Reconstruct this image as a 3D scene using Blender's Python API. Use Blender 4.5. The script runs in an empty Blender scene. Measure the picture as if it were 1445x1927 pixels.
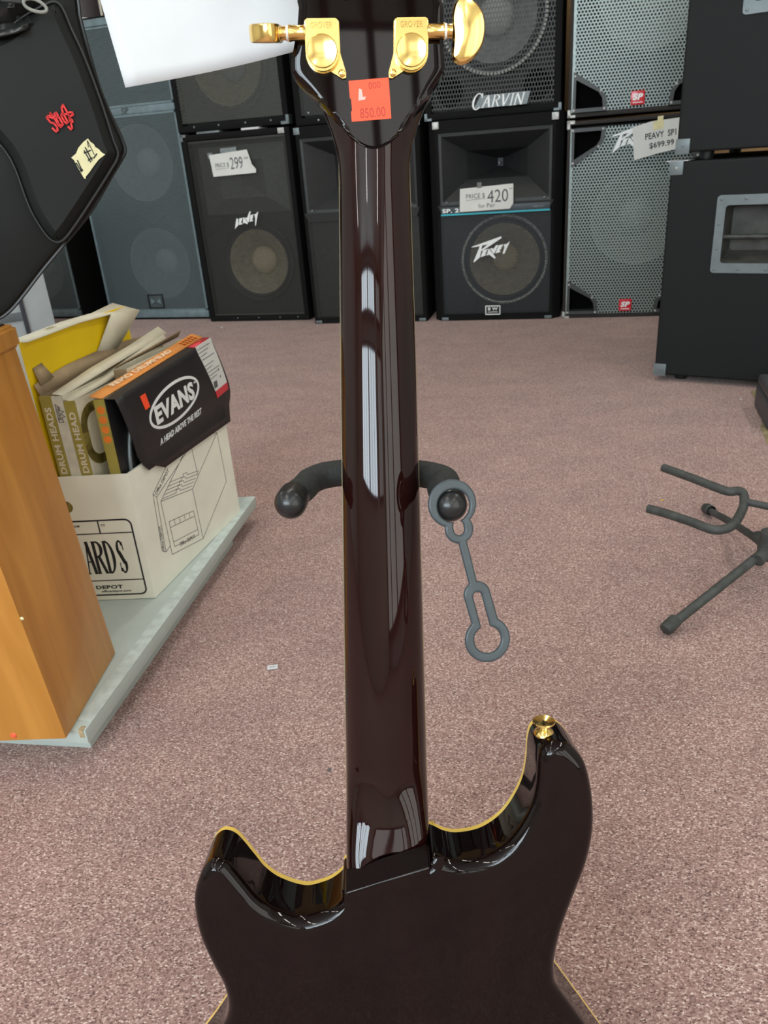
import bpy, bmesh, math, random
from mathutils import Vector, Matrix
from math import sin, cos, pi, radians as R, sqrt, hypot, atan2
random.seed(4)
sc = bpy.context.scene
col = sc.collection

# ------------------------------------------------------------------ camera
W, H, FPX = 1445, 1927, 1447.0
CAMP = Vector((0, 0, 0.75)); PITCH = R(24.95); ROLL = R(-4.4)
Fw = Vector((0, cos(PITCH), -sin(PITCH))); U0 = Vector((0, sin(PITCH), cos(PITCH))); R0 = Vector((1, 0, 0))
CR = cos(ROLL)*R0 + sin(ROLL)*U0; CU = -sin(ROLL)*R0 + cos(ROLL)*U0
cam = bpy.data.cameras.new('camera'); camo = bpy.data.objects.new('camera', cam); col.objects.link(camo)
m = Matrix.Identity(4)
for i in range(3):
    m[i][0], m[i][1], m[i][2], m[i][3] = CR[i], CU[i], -Fw[i], CAMP[i]
camo.matrix_world = m
cam.sensor_fit = 'VERTICAL'; cam.sensor_height = 36.0; cam.lens = 36.0*FPX/H
cam.clip_start = 0.01; cam.clip_end = 60
cam.dof.use_dof = True; cam.dof.focus_distance = 0.62; cam.dof.aperture_fstop = 22
sc.camera = camo
sc.view_settings.view_transform = 'Standard'; sc.view_settings.look = 'None'
sc.view_settings.gamma = 1; sc.view_settings.exposure = -0.05
try: sc.view_settings.use_curve_mapping = False
except Exception: pass

# ------------------------------------------------------------------ room frame (row of speakers faces -y')
RY = R(-17.5)
RD = Vector((cos(RY), sin(RY), 0)); RN = Vector((-sin(RY), cos(RY), 0)); RO = Vector((0.0, 3.83, 0))
def room(x, y, z=0): return RO + RD*x + RN*y + Vector((0, 0, z))

# ------------------------------------------------------------------ world + lights
w = bpy.data.worlds.new('World'); sc.world = w; w.use_nodes = True
w.node_tree.nodes['Background'].inputs[0].default_value = (0.75, 0.87, 1.0, 1)
w.node_tree.nodes['Background'].inputs[1].default_value = 0.5
def area(name, loc, direc, sx, sy, power, color, up=Vector((0, 0, 1))):
    l = bpy.data.lights.new(name, 'AREA'); l.shape = 'RECTANGLE'; l.size = sx; l.size_y = sy
    l.energy = power; l.color = color
    o = bpy.data.objects.new(name, l); col.objects.link(o)
    z = -direc.normalized(); x = up.cross(z).normalized(); y = z.cross(x)
    mm = Matrix.Identity(4)
    for i in range(3): mm[i][0], mm[i][1], mm[i][2], mm[i][3] = x[i], y[i], z[i], loc[i]
    o.matrix_world = mm
    return o
WY = -7.6                       # shop front, behind the camera
CEIL = 2.85
WINS = [(-1.3, 0.2, 60), (0.35, 1.75, 54), (2.15, 2.95, 7.5)]      # x0, x1, watts per square metre; dim last one added for a grey reflection
WZ = ((1.2, 2.2), (2.42, 2.74))
for i, (a, b, pw) in enumerate(WINS):
    for z0, z1 in WZ:
        area('daylight_window', room((a+b)/2, WY+0.02, (z0+z1)/2), RN, b-a, z1-z0, pw*(b-a)*(z1-z0), (0.80, 0.92, 1.0) if pw > 20 else (1.0, 0.97, 0.90))
for k in range(3):              # added light panels standing in for a bright pale wall, behind the camera
    area('added_side_light', room(3.37, -6.85+1.15*k, 1.25), -RD, 1.05, 2.0, 6.6*2.1, (1.0, 0.98, 0.92))
TUBES = [(x, y) for x in (-1.9, 0.55, 2.6) for y in (-6.2, -4.5, -2.4, -0.9)]
for x, y in TUBES:
    area('tube_light', room(x, y, CEIL-0.085), Vector((0, 0, -1)), 0.09, 1.2, 10.5, (1.0, 0.97, 0.90), up=RN)

# ------------------------------------------------------------------ survey helpers (floor / plane intersection)
def ray(x, y): return CR*((x-W/2)/FPX) - CU*((y-H/2)/FPX) + Fw
def fl(x, y, z=0.0):
    d = ray(x, y); return CAMP + d*((z-CAMP.z)/d.z)
def onpl(x, y, P0, n):
    d = ray(x, y); return CAMP + d*(((P0-CAMP).dot(n))/d.dot(n))

# ------------------------------------------------------------------ materials
MATS = {}
def nn(nt, t, **k):
    n = nt.nodes.new(t)
    for a, b in k.items(): setattr(n, a, b)
    return n
def base(name):
    mt = bpy.data.materials.new(name); mt.use_nodes = True
    return mt, mt.node_tree, mt.node_tree.nodes['Principled BSDF']
def sset(b, **k):
    for a, v in k.items():
        a = a.replace('_', ' ')
        for cand in (a, a.title(), a.capitalize()):
            if cand in b.inputs: b.inputs[cand].default_value = v; break
def mat(name, c, rough=0.5, metal=0.0, var=0.15, scale=60, bump=0.0, coat=0.0, spec=0.5, stretch=(1, 1, 1)):
    if name in MATS: return MATS[name]
    mt, nt, b = base(name)
    b.inputs['Roughness'].default_value = rough; b.inputs['Metallic'].default_value = metal
    b.inputs['Specular IOR Level'].default_value = spec
    b.inputs['Coat Weight'].default_value = coat; b.inputs['Coat Roughness'].default_value = 0.03
    tc = nn(nt, 'ShaderNodeTexCoord'); mp = nn(nt, 'ShaderNodeMapping'); mp.inputs['Scale'].default_value = stretch
    nt.links.new(tc.outputs['Object'], mp.inputs[0])
    nz = nn(nt, 'ShaderNodeTexNoise'); nz.inputs['Scale'].default_value = scale; nz.inputs['Detail'].default_value = 3
    nt.links.new(mp.outputs[0], nz.inputs['Vector'])
    cr = nn(nt, 'ShaderNodeValToRGB')
    cr.color_ramp.elements[0].position = 0.3; cr.color_ramp.elements[1].position = 0.7
    cr.color_ramp.elements[0].color = [max(0, v*(1-var)) for v in c[:3]] + [1]
    cr.color_ramp.elements[1].color = [min(1, v*(1+var)) for v in c[:3]] + [1]
    nt.links.new(nz.outputs['Fac'], cr.inputs[0]); nt.links.new(cr.outputs[0], b.inputs['Base Color'])
    if bump:
        bp = nn(nt, 'ShaderNodeBump'); bp.inputs['Strength'].default_value = bump; bp.inputs['Distance'].default_value = 0.001
        nt.links.new(nz.outputs['Fac'], bp.inputs['Height']); nt.links.new(bp.outputs[0], b.inputs['Normal'])
    MATS[name] = mt
    return mt

def carpet():
    mt, nt, b = base('mauve_carpet')
    b.inputs['Roughness'].default_value = 1.0; b.inputs['Specular IOR Level'].default_value = 0.1
    b.inputs['Sheen Weight'].default_value = 0.15
    tc = nn(nt, 'ShaderNodeTexCoord')
    mp = nn(nt, 'ShaderNodeMapping'); mp.inputs['Scale'].default_value = (1, 1.5, 1)
    mp.inputs['Rotation'].default_value = (0, 0, 0.3)
    nt.links.new(tc.outputs['Object'], mp.inputs[0])
    n1 = nn(nt, 'ShaderNodeTexNoise'); n1.inputs['Scale'].default_value = 330; n1.inputs['Detail'].default_value = 3; n1.inputs['Roughness'].default_value = 0.7
    n2 = nn(nt, 'ShaderNodeTexNoise'); n2.inputs['Scale'].default_value = 6; n2.inputs['Detail'].default_value = 3
    for n in (n1, n2): nt.links.new(mp.outputs[0], n.inputs['Vector'])
    vo = nn(nt, 'ShaderNodeTexVoronoi'); vo.inputs['Scale'].default_value = 430; nt.links.new(mp.outputs[0], vo.inputs['Vector'])
    sp = nn(nt, 'ShaderNodeSeparateColor'); nt.links.new(vo.outputs['Color'], sp.inputs[0])
    mxv = nn(nt, 'ShaderNodeMix', data_type='FLOAT'); mxv.inputs[0].default_value = 0.34
    nt.links.new(n1.outputs['Fac'], mxv.inputs[2]); nt.links.new(sp.outputs[0], mxv.inputs[3])
    cr = nn(nt, 'ShaderNodeValToRGB'); e = cr.color_ramp.elements
    e[0].position = 0.28; e[0].color = (0.10, 0.060, 0.055, 1)
    e[1].position = 0.74; e[1].color = (0.80, 0.68, 0.62, 1)
    x = e.new(0.42); x.color = (0.285, 0.178, 0.162, 1)
    x = e.new(0.60); x.color = (0.41, 0.27, 0.245, 1)
    nt.links.new(mxv.outputs[0], cr.inputs[0])
    mx = nn(nt, 'ShaderNodeMix', data_type='RGBA', blend_type='MULTIPLY'); mx.inputs[0].default_value = 1
    c2 = nn(nt, 'ShaderNodeValToRGB'); c2.color_ramp.elements[0].position = .35; c2.color_ramp.elements[1].position = .65
    c2.color_ramp.elements[0].color = (0.90, 0.90, 0.90, 1); c2.color_ramp.elements[1].color = (1.03, 1.02, 1.0, 1)
    nt.links.new(n2.outputs['Fac'], c2.inputs[0])
    nt.links.new(cr.outputs[0], mx.inputs[6]); nt.links.new(c2.outputs[0], mx.inputs[7])
    nt.links.new(mx.outputs[2], b.inputs['Base Color'])
    bp = nn(nt, 'ShaderNodeBump'); bp.inputs['Strength'].default_value = 0.2; bp.inputs['Distance'].default_value = 0.001
    nt.links.new(n1.outputs['Fac'], bp.inputs['Height']); nt.links.new(bp.outputs[0], b.inputs['Normal'])
    return mt
def perf(name, c, pitch, hole, rough=0.45, metal=0.0, yfac=1.0, shear=0.0):
    """sheet perforated with a staggered lattice of holes (object x-z plane)"""
    if name in MATS: return MATS[name]
    mt, nt, b = base(name)
    sset(b, Base_Color=(*c, 1)); b.inputs['Roughness'].default_value = rough; b.inputs['Metallic'].default_value = metal
    tc = nn(nt, 'ShaderNodeTexCoord'); sx = nn(nt, 'ShaderNodeSeparateXYZ'); cx = nn(nt, 'ShaderNodeCombineXYZ')
    nt.links.new(tc.outputs['Object'], sx.inputs[0])
    nt.links.new(sx.outputs[0], cx.inputs[0])
    mz = nn(nt, 'ShaderNodeMath', operation='MULTIPLY'); mz.inputs[1].default_value = yfac
    nt.links.new(sx.outputs[2], mz.inputs[0]); nt.links.new(mz.outputs[0], cx.inputs[1])
    ca, cb = pitch, pitch*sqrt(3)
    ds = []
    for off in ((0, 0), (ca/2, cb/2)):
        ad = nn(nt, 'ShaderNodeVectorMath', operation='ADD'); ad.inputs[1].default_value = (off[0], off[1], 0)
        nt.links.new(cx.outputs[0], ad.inputs[0])
        wr = nn(nt, 'ShaderNodeVectorMath', operation='WRAP')
        wr.inputs[1].default_value = (ca/2, cb/2, 1); wr.inputs[2].default_value = (-ca/2, -cb/2, -1)
        nt.links.new(ad.outputs[0], wr.inputs[0])
        ln = nn(nt, 'ShaderNodeVectorMath', operation='LENGTH'); nt.links.new(wr.outputs[0], ln.inputs[0])
        ds.append(ln.outputs['Value'])
    mn = nn(nt, 'ShaderNodeMath', operation='MINIMUM'); nt.links.new(ds[0], mn.inputs[0]); nt.links.new(ds[1], mn.inputs[1])
    gt = nn(nt, 'ShaderNodeMath', operation='GREATER_THAN'); gt.inputs[1].default_value = hole; nt.links.new(mn.outputs[0], gt.inputs[0])
    nt.links.new(gt.outputs[0], b.inputs['Alpha'])
    MATS[name] = mt
    return mt
def wood(name, c1, c2, rough=0.35, scale=(30, 30, 2.2), coat=0.15):
    if name in MATS: return MATS[name]
    mt, nt, b = base(name)
    b.inputs['Roughness'].default_value = rough; b.inputs['Coat Weight'].default_value = coat
    tc = nn(nt, 'ShaderNodeTexCoord'); mp = nn(nt, 'ShaderNodeMapping'); mp.inputs['Scale'].default_value = scale
    nt.links.new(tc.outputs['Object'], mp.inputs[0])
    n1 = nn(nt, 'ShaderNodeTexNoise'); n1.inputs['Scale'].default_value = 1.0; n1.inputs['Detail'].default_value = 6; n1.inputs['Distortion'].default_value = 0.6
    nt.links.new(mp.outputs[0], n1.inputs['Vector'])
    cr = nn(nt, 'ShaderNodeValToRGB'); cr.color_ramp.elements[0].position = .3; cr.color_ramp.elements[1].position = .7
    cr.color_ramp.elements[0].color = (*c1, 1); cr.color_ramp.elements[1].color = (*c2, 1)
    nt.links.new(n1.outputs['Fac'], cr.inputs[0]); nt.links.new(cr.outputs[0], b.inputs['Base Color'])
    MATS[name] = mt
    return mt

M_CARPET = carpet()
M_LACQ = mat('dark_gloss_lacquer', (0.0045, 0.0016, 0.0015), 0.03, coat=0.0, var=0.35, scale=9, spec=0.32, stretch=(3, 3, .6))
M_NECK = mat('wine_black_lacquer', (0.012, 0.0028, 0.0024), 0.03, coat=0.0, var=0.35, scale=14, spec=0.38, stretch=(3, 3, .5))
M_BIND = mat('aged_cream_binding', (0.88, 0.62, 0.13), 0.3, var=0.05, coat=0.5)
M_ROSE = mat('dark_rosewood', (0.018, 0.010, 0.007), 0.5, var=0.4, scale=80)
M_GOLD = mat('gold_plate', (0.95, 0.66, 0.22), 0.16, 1.0, var=0.04, scale=20)
M_STEEL = mat('nickel_steel', (0.6, 0.6, 0.58), 0.3, 1.0, var=0.05)
M_WHITEPL = mat('white_nylon', (0.8, 0.8, 0.78), 0.4, var=0.03)
M_FOAM = mat('black_foam_rubber', (0.016, 0.018, 0.017), 0.75, var=0.3, scale=400, bump=0.4)
M_CAP = mat('black_rubber_cap', (0.012, 0.013, 0.014), 0.28, var=0.2, scale=200)
M_STRAP = mat('grey_rubber', (0.045, 0.06, 0.068), 0.36, var=0.12, scale=120)
M_BLKSTEEL = mat('worn_black_steel', (0.03, 0.034, 0.033), 0.42, var=0.5, scale=45)
M_TUBEG = mat('dusty_black_tube', (0.045, 0.05, 0.047), 0.6, var=0.35, scale=60)
M_CABCARP = mat('black_carpet_covering', (0.007, 0.0075, 0.0075), 0.85, var=0.4, scale=350, bump=0.3, spec=0.15)
M_TOLEX = mat('black_tolex', (0.0065, 0.0078, 0.0085), 0.62, var=0.25, scale=500, bump=0.3, spec=0.25)
M_BAFFLE = mat('dark_baffle', (0.02, 0.02, 0.02), 0.8, var=0.3, scale=40)
M_CONE = mat('brown_paper_cone', (0.28, 0.245, 0.175), 0.8, var=0.2, scale=50)
M_CONEB = mat('black_paper_cone', (0.16, 0.17, 0.17), 0.7, var=0.2, scale=50)
M_DUST = mat('brown_dust_cap', (0.50, 0.42, 0.28), 0.7, var=0.1, scale=50)
M_DUSTB = mat('black_dust_cap', (0.30, 0.31, 0.30), 0.6, var=0.1, scale=50)
M_SURR = mat('rubber_surround', (0.02, 0.02, 0.02), 0.6)
M_HORN = mat('black_plastic_horn', (0.018, 0.020, 0.021), 0.5, var=0.12, scale=30)
M_CORNER = mat('grey_metal_corner', (0.16, 0.19, 0.20), 0.45, 0.4, var=0.1, scale=30)
M_CORNERL = mat('bright_metal_corner', (0.45, 0.46, 0.43), 0.45, 0.3, var=0.3, scale=90)
M_BLKPL = mat('black_plastic', (0.013, 0.014, 0.015), 0.35, var=0.2)
M_PAPER = mat('white_paper', (0.63, 0.655, 0.67), 0.8, var=0.03, scale=20)
M_PAPERG = mat('price_card', (0.66, 0.68, 0.65), 0.8, var=0.05, scale=15)
M_INK = mat('grey_marker_ink', (0.10, 0.10, 0.11), 0.7)
M_INKB = mat('black_print', (0.012, 0.012, 0.014), 0.6)
M_ORANGE = mat('neon_orange_sticker', (0.98, 0.085, 0.022), 0.5, var=0.04)
M_ORINK = mat('faded_sticker_ink', (0.42, 0.035, 0.015), 0.6)
M_WHITE = mat('white_print', (0.82, 0.86, 0.86), 0.45, var=0.03)
M_RED = mat('red_badge', (0.62, 0.015, 0.03), 0.3, var=0.05, coat=0.4)
M_TEAL = mat('teal_stripe', (0.02, 0.42, 0.52), 0.4, var=0.05)
M_GREYSH = mat('grey_laminate', (0.46, 0.53, 0.50), 0.42, var=0.03, scale=25)
M_GREYCAB = mat('pale_grey_metal', (0.42, 0.47, 0.48), 0.4, var=0.05, scale=10)
M_BOX = mat('off_white_cardboard', (0.84, 0.85, 0.73), 0.75, var=0.05, scale=14)
M_BROWN = mat('brown_cardboard', (0.33, 0.245, 0.145), 0.85, var=0.12, scale=30)
M_CREAM = mat('cream_box_card', (0.66, 0.62, 0.48), 0.7, var=0.08, scale=25)
M_OLIVE = mat('olive_gold_print', (0.33, 0.28, 0.055), 0.6, var=0.08, scale=25)
M_YELLOW = mat('yellow_box_print', (0.95, 0.66, 0.010), 0.4, var=0.08, scale=6)
M_SPINEW = mat('white_box_spine', (0.68, 0.74, 0.70), 0.5, var=0.04)
M_ORPR = mat('orange_print', (0.85, 0.33, 0.07), 0.6, var=0.1, scale=30)
M_ORDOT = mat('orange_dots', (0.75, 0.20, 0.02), 0.6, var=0.08)
M_EVB = mat('black_coated_card', (0.012, 0.012, 0.013), 0.42, var=0.3, scale=40)
M_HOOP = mat('grey_drum_hoop', (0.16, 0.19, 0.20), 0.35, 0.3)
M_BAG = mat('black_nylon_bag', (0.0050, 0.0066, 0.0058), 0.62, var=0.35, scale=9, spec=0.33)
M_PIPE = mat('black_piping', (0.012, 0.014, 0.014), 0.45)
M_TAPE = mat('masking_tape', (0.70, 0.66, 0.38), 0.7, var=0.06, scale=60)
M_REDEMB = mat('red_embroidery', (0.72, 0.03, 0.03), 0.6, var=0.15, scale=300)
M_WOODF = wood('warm_wood_veneer', (0.42, 0.17, 0.025), (0.62, 0.29, 0.055), 0.38, scale=(22, 22, 3.0))
M_WALLW = wood('brown_wall_panel', (0.36, 0.22, 0.09), (0.46, 0.29, 0.13), 0.6, scale=(8, 8, .6), coat=0)
M_WALL = mat('grey_painted_wall', (0.62, 0.64, 0.60), 0.7, var=0.06, scale=3)
M_CEIL = mat('ceiling_tile', (0.75, 0.76, 0.73), 0.9, var=0.06, scale=30)
M_FRAME = mat('dark_window_frame', (0.06, 0.06, 0.06), 0.4)
M_OLFL = mat('bare_olive_floor', (0.26, 0.215, 0.115), 0.8, var=0.3, scale=60)
P_SP = perf('grey_perforated_steel', (0.27, 0.325, 0.305), 0.0135, 0.0046, 0.4, 0.35)
P_TALL = perf('blue_grey_perforated_steel', (0.14, 0.185, 0.20), 0.0078, 0.0028, 0.4, 0.3)
P_FINE = perf('black_perforated_steel', (0.045, 0.048, 0.043), 0.0075, 0.0030, 0.45, 0.2)
P_FINEB = perf('black_blue_perforated_steel', (0.036, 0.043, 0.047), 0.0075, 0.0029, 0.4, 0.2)
P_EXP = perf('black_expanded_mesh', (0.045, 0.048, 0.046), 0.0125, 0.0052, 0.5, 0.2, yfac=0.62)

# ------------------------------------------------------------------ geometry helpers
def finish(name, bm, m, parent=None, smooth=True, loc=None, recalc=True):
    if recalc: bmesh.ops.recalc_face_normals(bm, faces=bm.faces[:])
    me = bpy.data.meshes.new(name); bm.to_mesh(me); bm.free()
    for mm in (m if isinstance(m, (list, tuple)) else [m]): me.materials.append(mm)
    if smooth:
        for p in me.polygons: p.use_smooth = True
        try: me.set_sharp_from_angle(angle=R(35))
        except Exception: pass
    o = bpy.data.objects.new(name, me); col.objects.link(o)
    if parent: o.parent = parent
    if loc is not None: o.location = loc
    return o
def tag(o, label=None, cat=None, group=None, kind=None):
    if label: o['label'] = label
    if cat: o['category'] = cat
    if group: o['group'] = group
    if kind: o['kind'] = kind
    return o
def empty(name, loc, rz, label, cat, group=None):
    o = bpy.data.objects.new(name, None); col.objects.link(o); o.location = loc; o.rotation_euler = (0, 0, rz)
    o.empty_display_size = .05
    return tag(o, label, cat, group)
def addbox(bm, x0, x1, y0, y1, z0, z1, bev=0.0, seg=2):
    t = bmesh.new(); bmesh.ops.create_cube(t, size=1)
    for v in t.verts: v.co = Vector((x0+(v.co.x+.5)*(x1-x0), y0+(v.co.y+.5)*(y1-y0), z0+(v.co.z+.5)*(z1-z0)))
    if bev: bmesh.ops.bevel(t, geom=t.edges[:], offset=bev, segments=seg, affect='EDGES', profile=0.6)
    join(bm, t)
def capfill(bm, loop, inv):
    """fill a closed, possibly concave ring of vertices; inv(a, b) -> 3-D point, loop = [(a, b, vert)]"""
    from mathutils.geometry import delaunay_2d_cdt
    n = len(loop)
    co, _, fc_, ov, _, _ = delaunay_2d_cdt([Vector((a, b)) for a, b, v in loop], [], [list(range(n))], 1, 1e-7)
    vs = []
    for k, c in enumerate(co):
        vs.append(loop[ov[k][0]][2] if ov[k] else bm.verts.new(inv(c.x, c.y)))
    for f_ in fc_:
        q = [vs[i] for i in f_]
        if len(set(q)) == len(q):
            try: bm.faces.new(q)
            except ValueError: pass
def join(bm, t, M=None):
    me = bpy.data.meshes.new('t')
    if M is not None: bmesh.ops.transform(t, matrix=M, verts=t.verts[:])
    t.to_mesh(me); t.free(); bm.from_mesh(me); bpy.data.meshes.remove(me)
def box(name, m, parent, x0, x1, y0, y1, z0, z1, bev=0.0, seg=2):
    bm = bmesh.new(); addbox(bm, x0, x1, y0, y1, z0, z1, bev, seg); return finish(name, bm, m, parent)
def addprism(bm, pts, f, t0, t1):
    """closed polygon pts (a,b) -> f(a,b,t) extruded from t0 to t1"""
    A = [bm.verts.new(f(a, b, t0)) for a, b in pts]; B = [bm.verts.new(f(a, b, t1)) for a, b in pts]
    n = len(pts)
    for i in range(n): bm.faces.new((A[i], A[(i+1) % n], B[(i+1) % n], B[i]))
    bm.faces.new(A[::-1]); bm.faces.new(B)
def prism(name, m, parent, pts, f, t0, t1, smooth=False):
    bm = bmesh.new(); addprism(bm, pts, f, t0, t1); return finish(name, bm, m, parent, smooth)
XZ = lambda a, b, t: Vector((a, t, b))
def addlathe(bm, prof, M, seg=40):
    rings = []
    for r, h in prof:
        if r < 1e-6: rings.append([bm.verts.new(M @ Vector((0, 0, h)))])
        else: rings.append([bm.verts.new(M @ Vector((r*cos(2*pi*i/seg), r*sin(2*pi*i/seg), h))) for i in range(seg)])
    for a, b in zip(rings[:-1], rings[1:]):
        for i in range(seg):
            j = (i+1) % seg
            q = [a[i % len(a)], a[j % len(a)], b[j % len(b)], b[i % len(b)]]
            u = []
            for v in q:
                if v not in u: u.append(v)
            if len(u) > 2: bm.faces.new(u)
def axisM(p, d):
    d = Vector(d).normalized(); q = d.to_track_quat('Z', 'Y')
    return Matrix.Translation(Vector(p)) @ q.to_matrix().to_4x4()
def lathe(name, m, parent, prof, p, d, seg=40):
    bm = bmesh.new(); addlathe(bm, prof, axisM(p, d), seg); return finish(name, bm, m, parent)
def catmull(P, n=8, closed=False):
    out = []; N = len(P); P = [Vector(p) for p in P]
    for i in range(N if closed else N-1):
        p0 = P[(i-1) % N] if closed else P[max(i-1, 0)]; p1 = P[i]; p2 = P[(i+1) % N]; p3 = P[(i+2) % N] if closed else P[min(i+2, N-1)]
        for k in range(n):
            t = k/n
            out.append(0.5*((2*p1)+(-p0+p2)*t+(2*p0-5*p1+4*p2-p3)*t*t+(-p0+3*p1-3*p2+p3)*t**3))
    if not closed: out.append(P[-1])
    return out
def addtube(bm, path, rad, seg=12, cap=True):
    path = [Vector(p) for p in path]; n = len(path)
    rs = rad if isinstance(rad, (list, tuple)) else [rad]*n
    rings = []; up = None
    for i, p in enumerate(path):
        t = (path[min(i+1, n-1)]-path[max(i-1, 0)]).normalized()
        if up is None:
            up = Vector((0, 0, 1)) if abs(t.z) < .9 else Vector((1, 0, 0))
        a = (up - t*up.dot(t)).normalized(); up = a; b = t.cross(a)
        rings.append([bm.verts.new(p+(a*cos(2*pi*k/seg)+b*sin(2*pi*k/seg))*rs[i]) for k in range(seg)])
    for a, b in zip(rings[:-1], rings[1:]):
        for k in range(seg): bm.faces.new((a[k], a[(k+1) % seg], b[(k+1) % seg], b[k]))
    if cap: bm.faces.new(rings[0][::-1]); bm.faces.new(rings[-1])
def tube(name, m, parent, path, rad, seg=12, smooth_path=0):
    if smooth_path: path = catmull(path, smooth_path)
    bm = bmesh.new(); addtube(bm, path, rad, seg); return finish(name, bm, m, parent)
def text(name, s, m, parent, o, rx, up, w=None, h=None, depth=0.0004, slant=0.0, bold=0.0, off=0.0, center=True):
    """lettering on a surface: o = centre, rx / up = unit directions in the parent's space"""
    cu = bpy.data.curves.new('t', 'FONT'); cu.body = s; cu.size = 1; cu.offset = bold; cu.resolution_u = 3
    cu.extrude = 0.02; cu.space_character = 1.0+bold*1.6
    to = bpy.data.objects.new('t', cu); col.objects.link(to); bpy.context.view_layer.update()
    me = bpy.data.meshes.new_from_object(to.evaluated_get(bpy.context.evaluated_depsgraph_get()))
    bpy.data.objects.remove(to); bpy.data.curves.remove(cu)
    for v in me.vertices: v.co.x += slant*v.co.y
    xs = [v.co.x for v in me.vertices]; ys = [v.co.y for v in me.vertices]
    x0, x1, y0, y1 = min(xs), max(xs), min(ys), max(ys)
    sx = sy = None
    if h: sy = h/(y1-y0)
    if w: sx = w/(x1-x0)
    sx = sx or sy; sy = sy or sx
    rx = Vector(rx).normalized(); up = Vector(up).normalized(); n = rx.cross(up).normalized(); o = Vector(o)
    for v in me.vertices:
        a = (v.co.x-(x0+x1)/2)*sx; b = (v.co.y-(y0+y1)/2)*sy; c = (v.co.z/0.02*0.5+0.5)*depth+off
        v.co = o+rx*a+up*b+n*c
    me.materials.clear(); me.materials.append(m); me.name = name
    ob = bpy.data.objects.new(name, me); col.objects.link(ob); ob.parent = parent
    return ob
def polys(name, m, parent, plist, f, t0, t1):
    bm = bmesh.new()
    for p in plist: addprism(bm, p, f, t0, t1)
    return finish(name, bm, m, parent, False)
def band(P, wd, closed=False):
    """polyline -> list of quads of width wd"""
    out = []; n = len(P)
    for i in range(n if closed else n-1):
        (x0, y0), (x1, y1) = P[i], P[(i+1) % n]; L = hypot(x1-x0, y1-y0) or 1
        nx, ny = -(y1-y0)/L*wd/2, (x1-x0)/L*wd/2; ex, ey = (x1-x0)/L*wd*.3, (y1-y0)/L*wd*.3
        out.append([(x0+nx-ex, y0+ny-ey), (x0-nx-ex, y0-ny-ey), (x1-nx+ex, y1-ny+ey), (x1+nx+ex, y1+ny+ey)])
    return out
def serif(ch, x, y, w, h, T=0.16, t=0.05):
    """roman capital as polygons"""
    o = []
    def st(x0, y0, x1, y1, wd): 
        o.append([(x+w*(x0-wd/2), y+h*y0), (x+w*(x0+wd/2), y+h*y0), (x+w*(x1+wd/2), y+h*y1), (x+w*(x1-wd/2), y+h*y1)])
    def sf(xc, yc, wd=0.34): o.append([(x+w*(xc-wd/2), y+h*(yc-.018)), (x+w*(xc+wd/2), y+h*(yc-.018)), (x+w*(xc+wd/2), y+h*(yc+.018)), (x+w*(xc-wd/2), y+h*(yc+.018))])
    def arc(cx, cy, rx, ry, a0, a1, n=12):
        for i in range(n):
            q = []
            for a, s in ((a0+(a1-a0)*i/n, 1), (a0+(a1-a0)*i/n, -1), (a0+(a1-a0)*(i+1)/n, -1), (a0+(a1-a0)*(i+1)/n, 1)):
                th = t+(T*1.1-t)*abs(cos(a))
                q.append((x+w*(cx+(rx+s*th/2)*cos(a)), y+h*(cy+(ry+s*0.03)*sin(a))))
            o.append(q)
    if ch == 'A': st(.1, 0, .48, 1, t*1.4); st(.85, 0, .48, 1, T*1.2); st(.5, .36, .5, .40, .45); sf(.1, .015); sf(.86, .015)
    if ch == 'R': st(.2, 0, .2, 1, T); arc(.42, .76, .38, .22, -pi/2, pi/2); st(.32, .965, .32, 1, .34); st(.32, .52, .32, .555, .34); st(.9, 0, .48, .53, T); sf(.2, .015); sf(.16, .985, .25); sf(.93, .015, .2)
    if ch == 'D': st(.2, 0, .2, 1, T); arc(.3, .5, .55, .48, -pi/2, pi/2, 16); st(.2, .0, .2, .035, .3); st(.2, .965, .2, 1, .3)
    if ch == 'S': arc(.5, .74, .30, .24, .15*pi, 1.15*pi); st(.75, .28, .26, .68, T*1.5); arc(.5, .26, .32, .24, -.85*pi, .12*pi); st(.83, .7, .80, .95, t); st(.14, .05, .17, .32, t)
    if ch == 'C': arc(.55, .5, .42, .48, .22*pi, 1.75*pi, 18); st(.9, .68, .88, .98, t)
    if ch == 'V': st(.5, 0, .12, 1, T*1.2); st(.5, 0, .86, 1, t*1.4); sf(.14, .985); sf(.86, .985)
    if ch == 'I': st(.5, 0, .5, 1, T*1.7); sf(.5, .015, .7); sf(.5, .985, .7)
    if ch == 'N': st(.15, 0, .15, 1, t*1.3); st(.85, 0, .85, 1, t*1.3); st(.85, 0, .15, 1, T*1.2); sf(.15, .015); sf(.12, .985); sf(.85, .985)
    return o
LOGO1 = [[(130, 480), (200, 445), (1030, 180), (1040, 230), (640, 400), (470, 425), (400, 445)],
         [(640, 395), (1040, 230), (650, 470), (440, 590), (450, 540)],
         [(400, 445), (470, 425), (440, 590), (400, 765), (225, 905), (213, 880)],
         [(420, 760), (500, 560), (650, 520), (625, 560), (590, 575), (610, 600), (555, 640), (590, 660), (550, 690), (600, 700)],
         [(600, 715), (660, 520), (690, 540), (870, 770), (860, 805), (830, 800), (680, 690)],
         [(705, 515), (780, 510), (800, 540), (880, 425), (945, 430), (830, 660), (800, 660)],
         [(860, 655), (960, 430), (1090, 410), (1060, 470), (1020, 490), (1050, 510), (1000, 560), (980, 590), (1025, 610), (960, 635)],
         [(1105, 410), (1180, 405), (1290, 320), (1130, 670), (1085, 680), (1080, 640), (1130, 500)]]
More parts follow.
